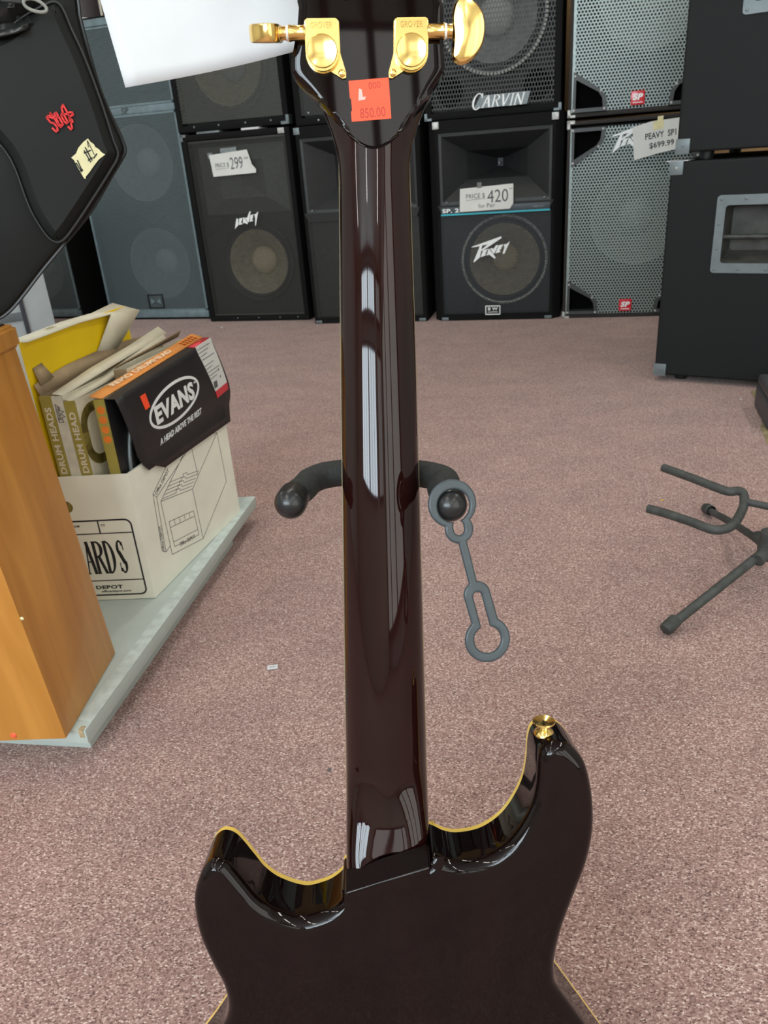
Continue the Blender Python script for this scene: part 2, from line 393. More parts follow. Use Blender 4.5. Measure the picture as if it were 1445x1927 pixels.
LOGO2 = [[(195, 715), (320, 360), (378, 380), (360, 585)],
         [(380, 585), (430, 370), (570, 355), (540, 400), (520, 430), (530, 440), (480, 500), (490, 530), (530, 550), (520, 572)],
         [(550, 550), (590, 340), (620, 360), (745, 540), (725, 580), (700, 580), (615, 530)],
         [(640, 345), (740, 375), (885, 150), (920, 165), (790, 510), (760, 520)],
         [(830, 510), (890, 285), (1030, 265), (1000, 300), (970, 340), (990, 370), (930, 430), (920, 450), (970, 470), (960, 490)],
         [(1050, 265), (1110, 260), (1200, 190), (1205, 215), (1040, 650), (1015, 660), (1060, 400)]]
def logo(parent, L, cx, cz, wd, y, m=M_WHITE, rot=-0.04, th=0.004):
    xs = [p[0] for q in L for p in q]; ys = [p[1] for q in L for p in q]
    x0, x1 = min(xs), max(xs); ym = (min(ys)+max(ys))/2; s = wd/(x1-x0)
    def tr(p):
        a, b = (p[0]-(x0+x1)/2)*s, -(p[1]-ym)*s
        return (cx+a*cos(rot)-b*sin(rot), cz+a*sin(rot)+b*cos(rot))
    return polys('logo', m, parent, [[tr(p) for p in q] for q in L], XZ, y-th, y)

# ------------------------------------------------------------------ the setting
bm = bmesh.new(); A = [room(-3.6, WY-.1), room(3.4, WY-.1), room(3.4, .95), room(-3.6, .95)]
bm.faces.new([bm.verts.new(p) for p in A]); f = finish('floor', bm, M_CARPET, None, False); tag(f, kind='structure')
bmesh_ = bmesh.new(); addprism(bmesh_, [(-3.6, WY-.1), (3.4, WY-.1), (3.4, .95), (-3.6, .95)], lambda a, b, t: room(a, b, t), CEIL, CEIL+.05)
tag(finish('ceiling', bmesh_, M_CEIL, None, False), kind='structure')
def wall(name, x0, x1, y0, y1, m, z0=0, z1=CEIL):
    b = bmesh.new(); addprism(b, [(x0, y0), (x1, y0), (x1, y1), (x0, y1)], lambda a, c, t: room(a, c, t), z0, z1)
    return tag(finish(name, b, m, None, False), kind='structure')
wall('wall_back', -3.6, 3.4, 0.85, .95, M_WALLW)
wall('wall_left', -3.7, -3.6, WY-.1, .95, M_WALL)
wall('wall_right', 3.4, 3.5, WY-.1, .95, M_WALL)
# shop front behind the camera, with its window openings, the last one added for the light
b = bmesh.new()
xs = [-3.6] + [v for q in WINS for v in q[:2]] + [3.4]
for i in range(0, 8, 2): addprism(b, [(xs[i], WY-.1), (xs[i+1], WY-.1), (xs[i+1], WY), (xs[i], WY)], lambda a, c, t: room(a, c, t), 0, CEIL)
for a0, a1, _p in WINS:
    for z0, z1 in ((0, WZ[0][0]), (WZ[0][1], WZ[1][0]), (WZ[1][1], CEIL)):
        addprism(b, [(a0, WY-.1), (a1, WY-.1), (a1, WY), (a0, WY)], lambda a, c, t: room(a, c, t), z0, z1)
tag(finish('wall_front', b, M_WALL, None, False), kind='structure')
for i, (a0, a1, _p) in enumerate(WINS):
    b = bmesh.new()
    for k in range(4):
        xx = a0+(a1-a0)*k/3
        addprism(b, [(xx-.02, WY+.02), (xx+.02, WY+.02), (xx+.02, WY+.06), (xx-.02, WY+.06)], lambda a, c, t: room(a, c, t), WZ[0][0], WZ[1][1])
    for zz in (WZ[0][0], WZ[0][1], WZ[1][0], WZ[1][1]):
        addprism(b, [(a0, WY+.02), (a1, WY+.02), (a1, WY+.06), (a0, WY+.06)], lambda a, c, t: room(a, c, t), zz-.02, zz+.02)
    tag(finish('window_%d' % (i+1), b, M_FRAME, None, False), kind='structure')
b = bmesh.new()
for k in range(4):
    yy = -6.85-.575+1.15*k
    addprism(b, [(3.32, yy-.05), (3.40, yy-.05), (3.40, yy+.05), (3.32, yy+.05)], lambda a, c, t: room(a, c, t), .2, 2.32)
for zz in (.22, 2.28): addprism(b, [(3.32, -7.45), (3.40, -7.45), (3.40, -3.95), (3.32, -3.95)], lambda a, c, t: room(a, c, t), zz-.03, zz+.03)
tag(finish('window_4', b, M_FRAME, None, False), kind='structure')  # frame around the added light panels on the right wall
# bare patch of floor where the carpet ends, right of the amplifier stack
b = bmesh.new(); pts = [(1412, 737), (1426, 760), (1424, 775), (1434, 790), (1431, 806), (1437, 818), (1442, 835), (1475, 850), (1500, 745), (1440, 730)]
addprism(b, [tuple(fl(*p)[:2]) for p in pts], lambda a, c, t: Vector((a, c, t)), 0.0, 0.0015)
tag(finish('trim_1', b, M_OLFL, None, False), kind='structure')
# fluorescent fixtures
ROWN = {-6.2: 'nearest the shop windows', -4.5: 'just behind the photographer', -2.4: 'between the photographer and the speakers', -0.9: 'just in front of the row of speakers'}
COLN = {-1.9: 'left', 0.55: 'middle', 2.6: 'right'}
for i, (x, y) in enumerate(TUBES):
    e = empty('ceiling_light', room(x, y, CEIL), RY, 'white ceiling tube light %s, %s column' % (ROWN[y], COLN[x]), 'ceiling light', 'ceiling tube lights')
    box('light_housing', M_WHITEPL, e, -.08, .08, -.63, .63, -.07, 0, .005)

# ------------------------------------------------------------------ speaker builders (front face at y=0, x right, z up)
def corner_bits(parent, w, d, h, m, name='corner_guard', s=0.028, which=((0, 0), (1, 0), (0, 1), (1, 1))):
    for ix, iz in which:
        x = -w/2 if ix == 0 else w/2; z = 0 if iz == 0 else h; sx = 1 if ix == 0 else -1; sz = 1 if iz == 0 else -1
        bm = bmesh.new(); th = .003
        def bb(a0, a1, c0, c1, e0, e1):
            addbox(bm, *sorted((x+sx*a0, x+sx*a1)), c0, c1, *sorted((z+sz*e0, z+sz*e1)), .001, 1)
        bb(-th, s, -th, 0, -th*0, s*.35); bb(-th, s*.35, -th, 0, 0, s)
        bb(-th, 0, -th, s, 0, s)
        if iz == 1: bb(-th, s, -th, s, -th, 0)
        finish(name, bm, m, parent)
def driver(parent, cx, cz, r, yb, mc, md, ms=M_SURR, ring=None, cap=0.32):
    """yb = y of the baffle front"""
    o = lathe('driver_cone', mc, parent, [(r*.86, 0.004), (r*.80, 0.0), (cap*r, -0.075)], (cx, yb, cz), (0, -1, 0), 48)
    lathe('driver_surround', ms, o, [(r, 0.0), (r*.99, .008), (r*.95, .006), (r*.92, .012), (r*.88, .010), (r*.86, 0.004)], (cx, yb, cz), (0, -1, 0), 48)
    c = cap*r*1.05
    lathe('dust_cap', md, o, [(c, -.075+.001)] + [(c*cos(a*pi/16), -.074+c*.5*sin(a*pi/16)) for a in range(1, 9)], (cx, yb, cz), (0, -1, 0), 32)
    if ring: lathe('driver_ring', ring, o, [(r*1.0, 0.012), (r*1.03, 0.016), (r*1.06, 0.012), (r*1.06, 0)], (cx, yb, cz), (0, -1, 0), 64)
    return o
def shell(parent, w, d, h, m, t=0.02, inset=0.02, bev=0.006, name='cabinet'):
    """open-fronted cabinet body: front frame lip, baffle set back by inset"""
    bm = bmesh.new()
    addbox(bm, -w/2, w/2, 0, d, 0, t, bev); addbox(bm, -w/2, w/2, 0, d, h-t, h, bev)
    addbox(bm, -w/2, -w/2+t, 0, d, t*.5, h-t*.5, bev); addbox(bm, w/2-t, w/2, 0, d, t*.5, h-t*.5, bev)
    addbox(bm, -w/2+t*.5, w/2-t*.5, d-.012, d-.002, t*.5, h-t*.5)
    return finish(name, bm, m, parent)
def sheet(name, m, parent, outer, holes, y, thick=0.0):
    """flat panel at depth y from an outline with holes (x-z)"""
    from mathutils.geometry import delaunay_2d_cdt
    loops = [outer] + list(holes); pts = []; cons = []
    for lp_ in loops:
        cons.append(list(range(len(pts), len(pts)+len(lp_)))); pts += [Vector(p_) for p_ in lp_]
    co, _, fc_, _, _, _ = delaunay_2d_cdt(pts, [], cons, 2, 1e-7)
    def inside(p_, P_):
        c_ = False; n = len(P_)
        for i in range(n):
            (ax, ay), (bx_, by) = P_[i], P_[(i+1) % n]
            if (ay > p_.y) != (by > p_.y) and p_.x < (bx_-ax)*(p_.y-ay)/(by-ay)+ax: c_ = not c_
        return c_
    bm = bmesh.new(); vs = [bm.verts.new((c.x, y, c.y)) for c in co]
    for f_ in fc_:
        ce = sum((co[i] for i in f_), Vector((0, 0)))/len(f_)
        if inside(ce, outer) and not any(inside(ce, h_) for h_ in holes): bm.faces.new([vs[i] for i in f_])
    o = finish(name, bm, m, parent, False)
    if thick:
        sd = o.modifiers.new('sheet', 'SOLIDIFY'); sd.thickness = thick; sd.offset = 0
    return o
def circ_(cx, cz, r, n=40): return [(cx+r*cos(2*pi*k/n), cz+r*sin(2*pi*k/n)) for k in range(n)]
def baffle(parent, w, h, t, y, holes=(), m=M_BAFFLE):
    a = w/2-t
    return sheet('baffle', m, parent, [(-a, t), (a, t), (a, h-t), (-a, h-t)], [circ_(*q) for q in holes], y, .004)
def grille(parent, m, x0, x1, z0, z1, y, name='grille', rim=None, rimw=.008, outline=None):
    g = sheet(name, m, parent, outline or [(x0, z0), (x1, z0), (x1, z1), (x0, z1)], [], y, .0012)
    if rim:
        bm = bmesh.new()
        for a in ((x0, x1, z0, z0+rimw), (x0, x1, z1-rimw, z1), (x0, x0+rimw, z0, z1), (x1-rimw, x1, z0, z1)): addbox(bm, a[0], a[1], y-.002, y+.004, a[2], a[3])
        finish('grille_rim', bm, rim, g)
    return g
def screws(parent, pts, y, m=M_CORNERL, r=.0045):
    for x, z in pts: lathe('screw', m, parent, [(r, 0), (r*.8, .002), (0, .003)], (x, y, z), (0, -1, 0), 10)

def tall_speaker(name, loc, rz, label):
    e = empty(name, loc, rz, label, 'speaker', 'tall grey-grilled speakers at the left end of the row')
    w, d, h = .64, .50, 1.44
    shell(e, w, d, h, M_CABCARP, .018, .02)
    baffle(e, w, h, .02, .06, [(.03, .29, .186), (.03, .79, .186)])
    for cz in (.29, .79): driver(e, .03, cz, .215, .055, M_CONEB, M_DUSTB)
    # triangular gussets between drivers
    polys('gusset', M_HORN, e, [[(-.29, .66), (-.26, .66), (.03, .50), (-.0, .49)], [(.30, .66), (.27, .66), (.03, .50), (.06, .49)]], XZ, .035, .056)
    # horn
    bm = bmesh.new(); Z0, Z1 = 1.10, 1.36
    o = [(-.27, Z0), (.27, Z0), (.27, Z1), (-.27, Z1)]; i_ = [(-.08, Z0+.08), (.08, Z0+.08), (.08, Z1-.08), (-.08, Z1-.08)]
    O = [bm.verts.new((a, .04, b)) for a, b in o]; I = [bm.verts.new((a, .125, b)) for a, b in i_]
    for k in range(4): bm.faces.new((O[k], O[(k+1) % 4], I[(k+1) % 4], I[k]))
    finish('horn', bm, M_HORN, e, False)
    g = grille(e, P_TALL, -w/2+.006, w/2-.006, .045, 1.015, -.004, rim=M_GR, rimw=.012)
    g2 = grille(e, P_TALL, -w/2+.006, w/2-.006, 1.045, h-.04, -.004, rim=M_GR, rimw=.012)
    box('grille_strip', M_GR, e, -w/2+.006, w/2-.006, -.006, .002, 1.012, 1.048, .001)
    box('bottom_strip', M_GR, e, -w/2+.004, w/2-.004, -.008, .002, .012, .048, .002)
    box('top_strip', M_GR, e, -w/2+.006, w/2-.006, -.006, .002, h-.045, h-.01, .001)
    b = polys('badge', M_BLKPL, e, band([(-.045, .065), (-.045, .135), (.045, .135), (.045, .065)], .006, True), XZ, -.010, -.004)
    polys('emblem', M_GR, b, [[(-.030, .085), (-.005, .10), (-.030, .115)], [(.030, .085), (.005, .10), (.030, .115)]], XZ, -.009, -.005)
    text('logo', 'SP', M_INKB, e, (.03, -.007, 1.03), (1, 0, 0), (0, 0, 1), h=.026, w=.04)
    return e
M_BLKMAT = mat('matte_black', (.003, .003, .003), .9, spec=.05)
M_GR = mat('blue_grey_steel_rim', (0.17, 0.235, 0.26), 0.42, 0.3, var=0.15, scale=30)

def sp2(name, loc, rz, w, h, label, lettered=True, chamfer=True):
    e = empty(name, loc, rz, label, 'speaker', None)
    d = .46; t = .022
    bm = bmesh.new()
    # cabinet with chamfered front corners
    ch = .035 if chamfer else .008
    pts = [(-w/2+ch, 0), (w/2-ch, 0), (w/2, ch*1.1), (w/2, d), (-w/2, d), (-w/2, ch*1.1)]
    for z0, z1 in ((0, .028), (h-.05, h)):
        addprism(bm, pts, lambda a, b_, t_: Vector((a, b_, t_)), z0, z1)
    addprism(bm, [(-w/2+ch, 0), (-w/2+ch+.012, 0), (-w/2+ch+.012, .02), (-w/2+.03, d), (-w/2, d), (-w/2, ch*1.1)], lambda a, b_, t_: Vector((a, b_, t_)), .028, h-.05)
    addprism(bm, [(w/2-ch, 0), (w/2-ch-.012, 0), (w/2-ch-.012, .02), (w/2-.03, d), (w/2, d), (w/2, ch*1.1)], lambda a, b_, t_: Vector((a, b_, t_)), .028, h-.05)
    addbox(bm, -w/2+.02, w/2-.02, d-.012, d-.001, .02, h-.04)
    finish('cabinet', bm, M_CABCARP, e, True)
    a = w/2-ch-.012
    sheet('baffle', M_BAFFLE, e, [(-a, .028), (a, .028), (a, .50), (-a, .50)], [circ_(.035, .265, .162)], .058, .004)
    driver(e, .035, .265, .187, .055, M_CONE if lettered else M_CONEB, M_DUST if lettered else M_DUSTB, ring=mat('worn_bright_ring', (.55, .56, .52), .5, .3, var=.6, scale=120) if lettered else None)
    grille(e, P_FINEB if lettered else P_FINE, -a, a, .03, .478, -.002)
    # horn: outer mouth, step, inner mouth, throat
    zt, zb = h-.052, .53
    def quad(x0, x1, z0, z1, y): return [(x0, y, z0), (x1, y, z0), (x1, y, z1), (x0, y, z1)]
    rings = [quad(-a, a, zb-.015, zt+.004, -.008), quad(-a, a, zb-.015, zt+.004, .0), quad(-a+.012, a-.012, zb, zt-.012, .002),
             quad(-.135, .135, zb+.085, zt-.075, .09), quad(-.012, .012, zb+.13, zt-.115, .24)]
    bm = bmesh.new(); V = [[bm.verts.new(p) for p in q] for q in rings]
    for p, q in zip(V[:-1], V[1:]):
        for k in range(4): bm.faces.new((p[k], p[(k+1) % 4], q[(k+1) % 4], q[k]))
    bm.faces.new(V[-1])
    hn = finish('horn', bm, M_HORN, e, False)
    box('throat_vane', M_CORNER, hn, -.003, .003, .20, .235, zb+.14, zt-.13)
    # lip under the horn
    bm = bmesh.new()
    V = [bm.verts.new(p) for p in [(-a-.01, .0, zb-.013), (a+.01, .0, zb-.013), (a+.01, -.012, zb-.013), (-a-.01, -.012, zb-.013), (-a+.006, -.006, .478), (a-.006, -.006, .478), (a-.006, .002, .478), (-a+.006, .002, .478)]]
    bm.faces.new((V[3], V[2], V[5], V[4])); bm.faces.new((V[0], V[1], V[2], V[3])); bm.faces.new((V[4], V[5], V[6], V[7])); bm.faces.new((V[0], V[3], V[4], V[7])); bm.faces.new((V[1], V[6], V[5], V[2]))
    finish('horn_lip', bm, M_HORN, e, False)
    screws(e, [(-a+.03, zb-.002), (a-.03, zb-.002)], -.009, M_CORNER, .005)
    for sx in (-1, 1):
        box('corner_guard', M_CORNERL if lettered else M_CORNER, e, *sorted((sx*(a-.004), sx*(a+.024))), -.004, 0, h-.032, h-.004, .001)
        bm = bmesh.new(); addbox(bm, *sorted((sx*(a-.02), sx*(a+.012))), -.004, 0, .003, .016, .001)
        finish('foot_guard', bm, M_CORNER, e)
    if lettered:
        st = box('name_strip', mat('slate_strip', (0.03, 0.045, 0.055), .4), e, -a+.004, a-.004, -.016, -.004, .474, .508, .001)
        box('stripe', M_TEAL, st, -a+.004, a-.004, -.0175, -.016, .4735, .4805)
        text('lettering', 'SP. 2', M_WHITE, st, (-a+.048, -.0162, .494), (1, 0, 0), (0, 0, 1), w=.075, h=.017, bold=.03)
        text('lettering', 'XT', mat('dim_print', (.3, .34, .35), .5), st, (-a+.112, -.0162, .494), (1, 0, 0), (0, 0, 1), w=.030, h=.014)
        text('lettering', 'MADE IN U.S.A.', mat('dim_print', (.3, .34, .35), .5), st, (a-.055, -.0162, .493), (1, 0, 0), (0, 0, 1), w=.045, h=.006)
        logo(e, LOGO1, -.022, .32, .178, -.006, rot=-.02)
        bw = polys('badge', M_WHITE, e, band([(-.046, .028), (-.046, .066), (.020, .066), (.020, .028)], .004, True), XZ, -.010, -.004)
        box('badge_plate', M_BLKPL, bw, -.045, .019, -.007, -.003, .029, .065)
        text('lettering', 'B W', M_WHITE, bw, (-.013, -.007, .053), (1, 0, 0), (0, 0, 1), w=.046, h=.014, bold=.03)
        text('lettering', 'EQUIPPED', M_WHITE, bw, (-.013, -.007, .038), (1, 0, 0), (0, 0, 1), w=.046, h=.007, bold=.01)
    return e

def price_card(parent, pts, y, curl=0.0, m=M_PAPERG):
    bm = bmesh.new(); addprism(bm, pts, XZ, y-.0012, y)
    return finish('price_card', bm, m, parent, False)

# ---- the row -------------------------------------------------------------
tall = tall_speaker('tower_speaker', Vector((-1.160, 4.374, 0)), R(-19), 'tall two-woofer speaker tower with blue-grey grille right of the black bag')
def dup(root, loc, rz, label):
    r_ = root.copy(); col.objects.link(r_); r_.location = loc; r_.rotation_euler = (0, 0, rz); r_['label'] = label
    for c in list(root.children):
        k = c.copy(); col.objects.link(k); k.parent = r_
        for g in c.children:
            q = g.copy(); col.objects.link(q); q.parent = k
    return r_
p = fl(158, 599); rz = R(-19); dd = Vector((cos(rz), sin(rz), 0))
dup(tall, p - dd*.32, rz, 'leftmost tall speaker tower, mostly hidden behind the hanging black bag')

# C: lower speaker with 299 card
e = empty('loudspeaker', Vector((-.575, 4.098, 0)), R(-17), 'black loudspeaker on the floor with PRICE $ 299 card and brown woofer', 'speaker')
w_, h_, d_ = .565, .895, .36
shell(e, w_, d_, h_, M_CABCARP, .028, .02, .008)
baffle(e, w_, h_, .03, .055, [(.02, .29, .160)])
driver(e, .02, .29, .185, .050, M_CONE, M_DUST, ring=mat('dark_ring', (.03, .03, .028), .5), cap=.36)
bm = bmesh.new()
rings = [[(-.225, .050, .525), (.225, .050, .525), (.225, .050, .835), (-.225, .050, .835)], [(-.12, .025, .60), (.12, .025, .60), (.12, .025, .77), (-.12, .025, .77)], [(-.015, .052, .66), (.015, .052, .66), (.015, .052, .71), (-.015, .052, .71)]]
V = [[bm.verts.new(p) for p in q] for q in rings]
for p_, q_ in zip(V[:-1], V[1:]):
    for k in range(4): bm.faces.new((p_[k], p_[(k+1) % 4], q_[(k+1) % 4], q_[k]))
bm.faces.new(V[-1]); finish('horn', bm, mat('mid_grey_horn', (.085, .09, .085), .6), e, False)
for P_ in ([(-.23, .51), (-.13, .51), (-.23, .42)], [(.23, .51), (.13, .51), (.23, .42)]): polys('port', M_BLKPL, e, [P_], XZ, .046, .054)
grille(e, P_FINE, -.26, .26, .03, .865, .012, rim=mat('dark_ring', (.03, .03, .028), .5))
corner_bits(e, w_, d_, h_, M_CORNER, which=((0, 1),)); box('corner_guard', M_CORNERL, e, .225, .258, -.004, 0, .868, .892, .002)
logo(e, LOGO2, .002, .498, .138, .008, rot=.02)
screws(e, [(-.12, .018), (0, .018), (.12, .018), (.22, .018)], 0, M_CORNER, .004)
c = price_card(e, [(-.147, .800), (.055, .812), (.072, .745), (.090, .725), (.088, .708), (-.140, .703)], .004)
text('lettering', 'PRICE $', M_INK, c, (-.085, .0026, .751), (1, 0, .02), (0, 0, 1), w=.072, h=.022)
text('lettering', '299', M_INK, c, (-.008, .0026, .757), (1, 0, .02), (0, 0, 1), w=.066, h=.052)
text('lettering', '99', M_INK, c, (.045, .0026, .775), (1, 0, .02), (0, 0, 1), w=.020, h=.010)
polys('underline', M_INK, c, band([(-.122, .735), (-.050, .738)], .0015), XZ, .0022, .0028)
for P_ in ([(-.155, .81), (-.13, .81), (-.13, .785), (-.155, .785)], [(-.085, .825), (.0, .828), (.0, .805), (-.085, .80)]): polys('clear_tape', mat('grey_tape', (.20, .23, .24), .3), c, [P_], XZ, .0042, .0048)

# H: wedge/monitor above C
e = empty('loudspeaker', Vector((-.580, 4.118, .905)), R(-17), 'black loudspeaker stacked above the $ 299 one, woofer showing below the white paper', 'speaker')
shell(e, .58, .34, .60, M_CABCARP, .03, .02, .008); baffle(e, .58, .60, .03, .055, [(-.01, .27, .174)])
driver(e, -.01, .27, .20, .050, M_CONE, M_DUSTB, ring=mat('dark_ring', (.03, .03, .028), .5))
grille(e, perf('worn_black_grille', (.075, .08, .072), .0085, .0028, .4, .3), -.265, .265, .04, .56, .006)
corner_bits(e, .58, .34, .60, M_CORNER, which=((1, 0),), s=.04)
screws(e, [(-.2, .022), (-.07, .022), (.07, .022), (.2, .022)], 0, M_CORNER, .005)
e2 = e
for x, wd_ in ((-.13, .12), (.09, .09)):
    s_ = box('rack_shim', M_PAPER if x > 0 else M_CORNER, None, -.5*wd_, .5*wd_, -.015, .10, 0, .009, .001)
    s_.location = Vector((-.575, 4.115, .8952)) + Vector((cos(R(-17)), sin(R(-17)), 0))*x; s_.rotation_euler = (0, 0, R(-17))
    tag(s_, ('white strip wedged between the two stacked speakers above the $ 299 card, right one' if x > 0 else 'dull grey strip wedged between the two stacked speakers, left one'), 'shim')

# D: speaker behind the neck
sd = sp2('horn_speaker', Vector((.004, 3.832, 0)), R(-15), .575, .885, 'black horn speaker on the floor directly behind the guitar neck', lettered=False, chamfer=False)
# I: cabinet above D
e = empty('loudspeaker', Vector((.006, 3.85, .888)), R(-15), 'black cabinet behind the guitar headstock, on top of the horn speaker, with orange sticker', 'speaker')
shell(e, .56, .42, .62, M_CABCARP, .03, .02, .008); baffle(e, .56, .62, .03, .055, [(0, .3, .174)]); driver(e, 0, .30, .2, .050, M_CONEB, M_DUSTB)
grille(e, P_FINE, -.255, .255, .04, .58, .006)
screws(e, [(-.215, .05), (-.17, .018), (.2, .05)], 0, M_CORNERL, .004)
box('price_sticker', M_ORANGE, e, .243, .279, -.003, -.0005, .018, .072)

# E
se = sp2('horn_speaker', Vector((.598, 3.667, 0)), R(-15.7), .585, .86, 'black horn speaker with teal stripe, white logo and PRICE $ 420 card')
c = price_card(se, [(-.151, .583), (.083, .592), (.083, .512), (.068, .490), (-.155, .487)], -.024)
text('lettering', 'PRICE $', M_INK, c, (-.083, -.0253, .549), (1, 0, .02), (0, 0, 1), w=.084, h=.022)
text('lettering', '420', M_INK, c, (.015, -.0253, .546), (1, 0, .02), (0, 0, 1), w=.092, h=.052)
text('lettering', '00', M_INK, c, (.073, -.0253, .572), (1, 0, .02), (0, 0, 1), w=.014, h=.006)
text('lettering', 'for Pair', M_INK, c, (-.033, -.0253, .509), (1, 0, .03), (0, 0, 1), w=.076, h=.018)
polys('underline', M_INK, c, band([(-.125, .534), (-.041, .538)], .0015), XZ, -.0258, -.0252)
polys('clear_tape', mat('clear_tape', (.16, .16, .15), .2), c, [[(-.075, .605), (-.055, .605), (-.055, .582), (-.075, .582)]], XZ, -.0262, -.0256)

# J: expanded-mesh cabinet with serif name plate
cj = Vector((.598, 3.667, 0)); e = empty('bass_speaker', Vector((.590, 3.69, .862)), R(-15.7), 'black bass cabinet with wire mesh front and silver name plate, atop the $ 420 speaker', 'speaker')
w_, h_ = .58, .72
shell(e, w_, .42, h_, M_CABCARP, .030, .02, .010); baffle(e, w_, h_, .03, .05, [(.01, .375, .178), (-.185, .105, .058), (.19, .105, .058)])
driver(e, .01, .375, .205, .045, M_CONEB, M_DUSTB, ring=M_CORNER, cap=.36)
for x in (-.185, .19):
    pt = lathe('port', mat('port_ring', (.035, .035, .035), .5), e, [(.058, 0), (.066, .006), (.070, 0)], (x, .048, .105), (0, -1, 0), 32)
    lathe('port_tube', M_BLKMAT, pt, [(.058, 0), (.056, -.12), (0, -.12)], (x, .050, .105), (0, -1, 0), 32)
grille(e, P_EXP, -.262, .262, .035, .69, .008)
# roped trim ring in front of the woofer
bm = bmesh.new()
for i in range(90):
    a = 2*pi*i/90; M_ = Matrix.Translation((.01+.217*cos(a), .002, .375+.217*sin(a))) @ Matrix.Rotation(-a, 4, 'Y')
    t_ = bmesh.new(); bmesh.ops.create_cube(t_, size=1)
    for v in t_.verts: v.co = Vector((v.co.x*.011, v.co.y*.006, v.co.z*.010))
    join(bm, t_, M_)
finish('rope_ring', bm, mat('rope_ring', (.17, .17, .155), .5, var=.5, scale=200), e)
# name plate
S_ = []; x = -.088
chars = [('C', .046, .062, -.006), ('A', .040, .045, 0), ('R', .036, .045, 0), ('V', .038, .045, 0), ('I', .020, .045, 0), ('N', .042, .045, 0)]
pl_ = [( -.075, .033), (.150, .035), (.164, .082), (-.045, .080)]
np_ = polys('name_plate', mat('silver_plate', (.16, .19, .20), .45, .1), e, [pl_], XZ, -.008, -.002)
for ch_, ww, hh, dz in chars:
    for q in serif(ch_, x, .034+dz, ww*.95, hh, T=.17, t=.09): S_.append([(a+.28*(b_-.034), b_) for a, b_ in q])
    x += ww
polys('lettering', M_WHITE, np_, S_, XZ, -.0095, -.008)
corner_bits(e, w_, .42, h_, M_CORNER, which=((0, 0), (1, 0)), s=.03)

# F and K: subs
def sub(z, label, ports, logo_on):
    n = Vector((sin(R(-15.1)), -cos(R(-15.1)), 0)); dx = Vector((cos(R(-15.1)), sin(R(-15.1)), 0))
    e = empty('subwoofer', Vector((1.099, 3.529, z)) + dx*.062, R(-15.1), label, 'subwoofer', 'two stacked grey-grilled subwoofers')
    w, h, d = .55, .815, .5
    shell(e, w, d, h, mat('brown_black_covering', (.022, .019, .017), .8, var=.3, scale=300), .016, .02, .005)
    baffle(e, w, h, .02, .06, [(.03, .42, .200)])
    driver(e, .03, .42, .23, .055, mat('pale_cone', (.20, .21, .20), .6), mat('pale_cap', (.30, .31, .29), .5))
    def cut(sx, sz):
        z0 = .018 if sz < 0 else h-.028
        return [(sx*a, z0-sz*b) for a, b in ((.258, .150), (.150, .082), (.124, .052), (.120, 0))] if (sx, sz) in ports else [(sx*(w/2-.014), z0)]
    ol = cut(-1, -1) + cut(1, -1)[::-1] + cut(1, 1) + cut(-1, 1)[::-1]
    g = grille(e, P_SP, 0, 0, 0, 0, .004, outline=ol)
    box('grille_edge', mat('grey_edge', (.28, .34, .33), .4, .3), e, -w/2+.013, -w/2+.024, -.002, .006, .018, h-.028)
    for (sx, sz) in ports:
        z0 = .018 if sz < 0 else h-.028
        P = [(-.258, 0), (-.120, 0), (-.124, .052), (-.150, .082), (-.256, .150)]
        P = [(sx*-a, z0+(b if sz < 0 else -b)) for a, b in P]
        I = [(-.246, .014), (-.136, .014), (-.140, .048), (-.155, .070), (-.246, .120)]
        I = [(sx*-a, z0+(b if sz < 0 else -b)) for a, b in I]
        bm = bmesh.new(); n_ = 5
        A = [bm.verts.new((a, -.006, b)) for a, b in P]; B = [bm.verts.new((a, -.006, b)) for a, b in I]; Cc = [bm.verts.new((a, .05, b)) for a, b in I]; D = [bm.verts.new((a, .004, b)) for a, b in P]
        for k in range(n_):
            k2 = (k+1) % n_
            bm.faces.new((A[k], A[k2], B[k2], B[k])); bm.faces.new((B[k], B[k2], Cc[k2], Cc[k])); bm.faces.new((D[k], D[k2], A[k2], A[k]))
        pf = finish('port_frame', bm, mat('port_plastic', (.045, .05, .05), .45), e, False)
        bm = bmesh.new(); bm.faces.new([bm.verts.new((a, .049, b)) for a, b in I]); finish('port_opening', bm, M_BLKMAT, pf, False)
        sc_ = screws(pf, [(sx*.252, z0-sz*.008), (sx*.130, z0-sz*.008), (sx*.146, z0-sz*.074), (sx*.250, z0-sz*.133)], -.006, M_CORNERL, .005)
    bd = box('badge', M_RED, e, .0-.027, .027, -.006, .002, .028, .080, .004, 3)
    text('lettering', 'SP', M_WHITE, bd, (0, -.0062, .058), (1, 0, 0), (0, 0, 1), w=.040, h=.024, slant=.2, bold=.05)
    box('badge_line', M_WHITE, bd, -.019, .019, -.0068, -.0058, .036, .039)
    corner_bits(e, w, d, h, M_CORNERL, which=((0, 0), (0, 1)), s=.03)
    return e
sf = sub(0.0, 'lower grey-grilled subwoofer with $699.99 card, left of the amplifier stack', ((-1, -1), (1, -1), (-1, 1), (1, 1)), True)
sk = sub(.828, 'upper grey-grilled subwoofer with red SP badge, on top of the one with the price card', ((-1, -1), (1, -1)), False)
logo(sf, LOGO1, -.062+.045, .735, .165, -.002, rot=-.02)
c = price_card(sf, [(-.015, .775), (.060, .792), (.200, .800), (.205, .688), (.10, .672), (.0, .650)], -.012)
th_ = .10; ux, uz = (cos(th_), 0, sin(th_)), (-sin(th_), 0, cos(th_))
text('lettering', 'PEAVY  SP118', M_INKB, c, (.113, -.0132, .743), ux, uz, w=.150, h=.024, bold=.02)
text('lettering', '$699.99', M_INKB, c, (.105, -.0132, .704), ux, uz, w=.096, h=.025, bold=.02)
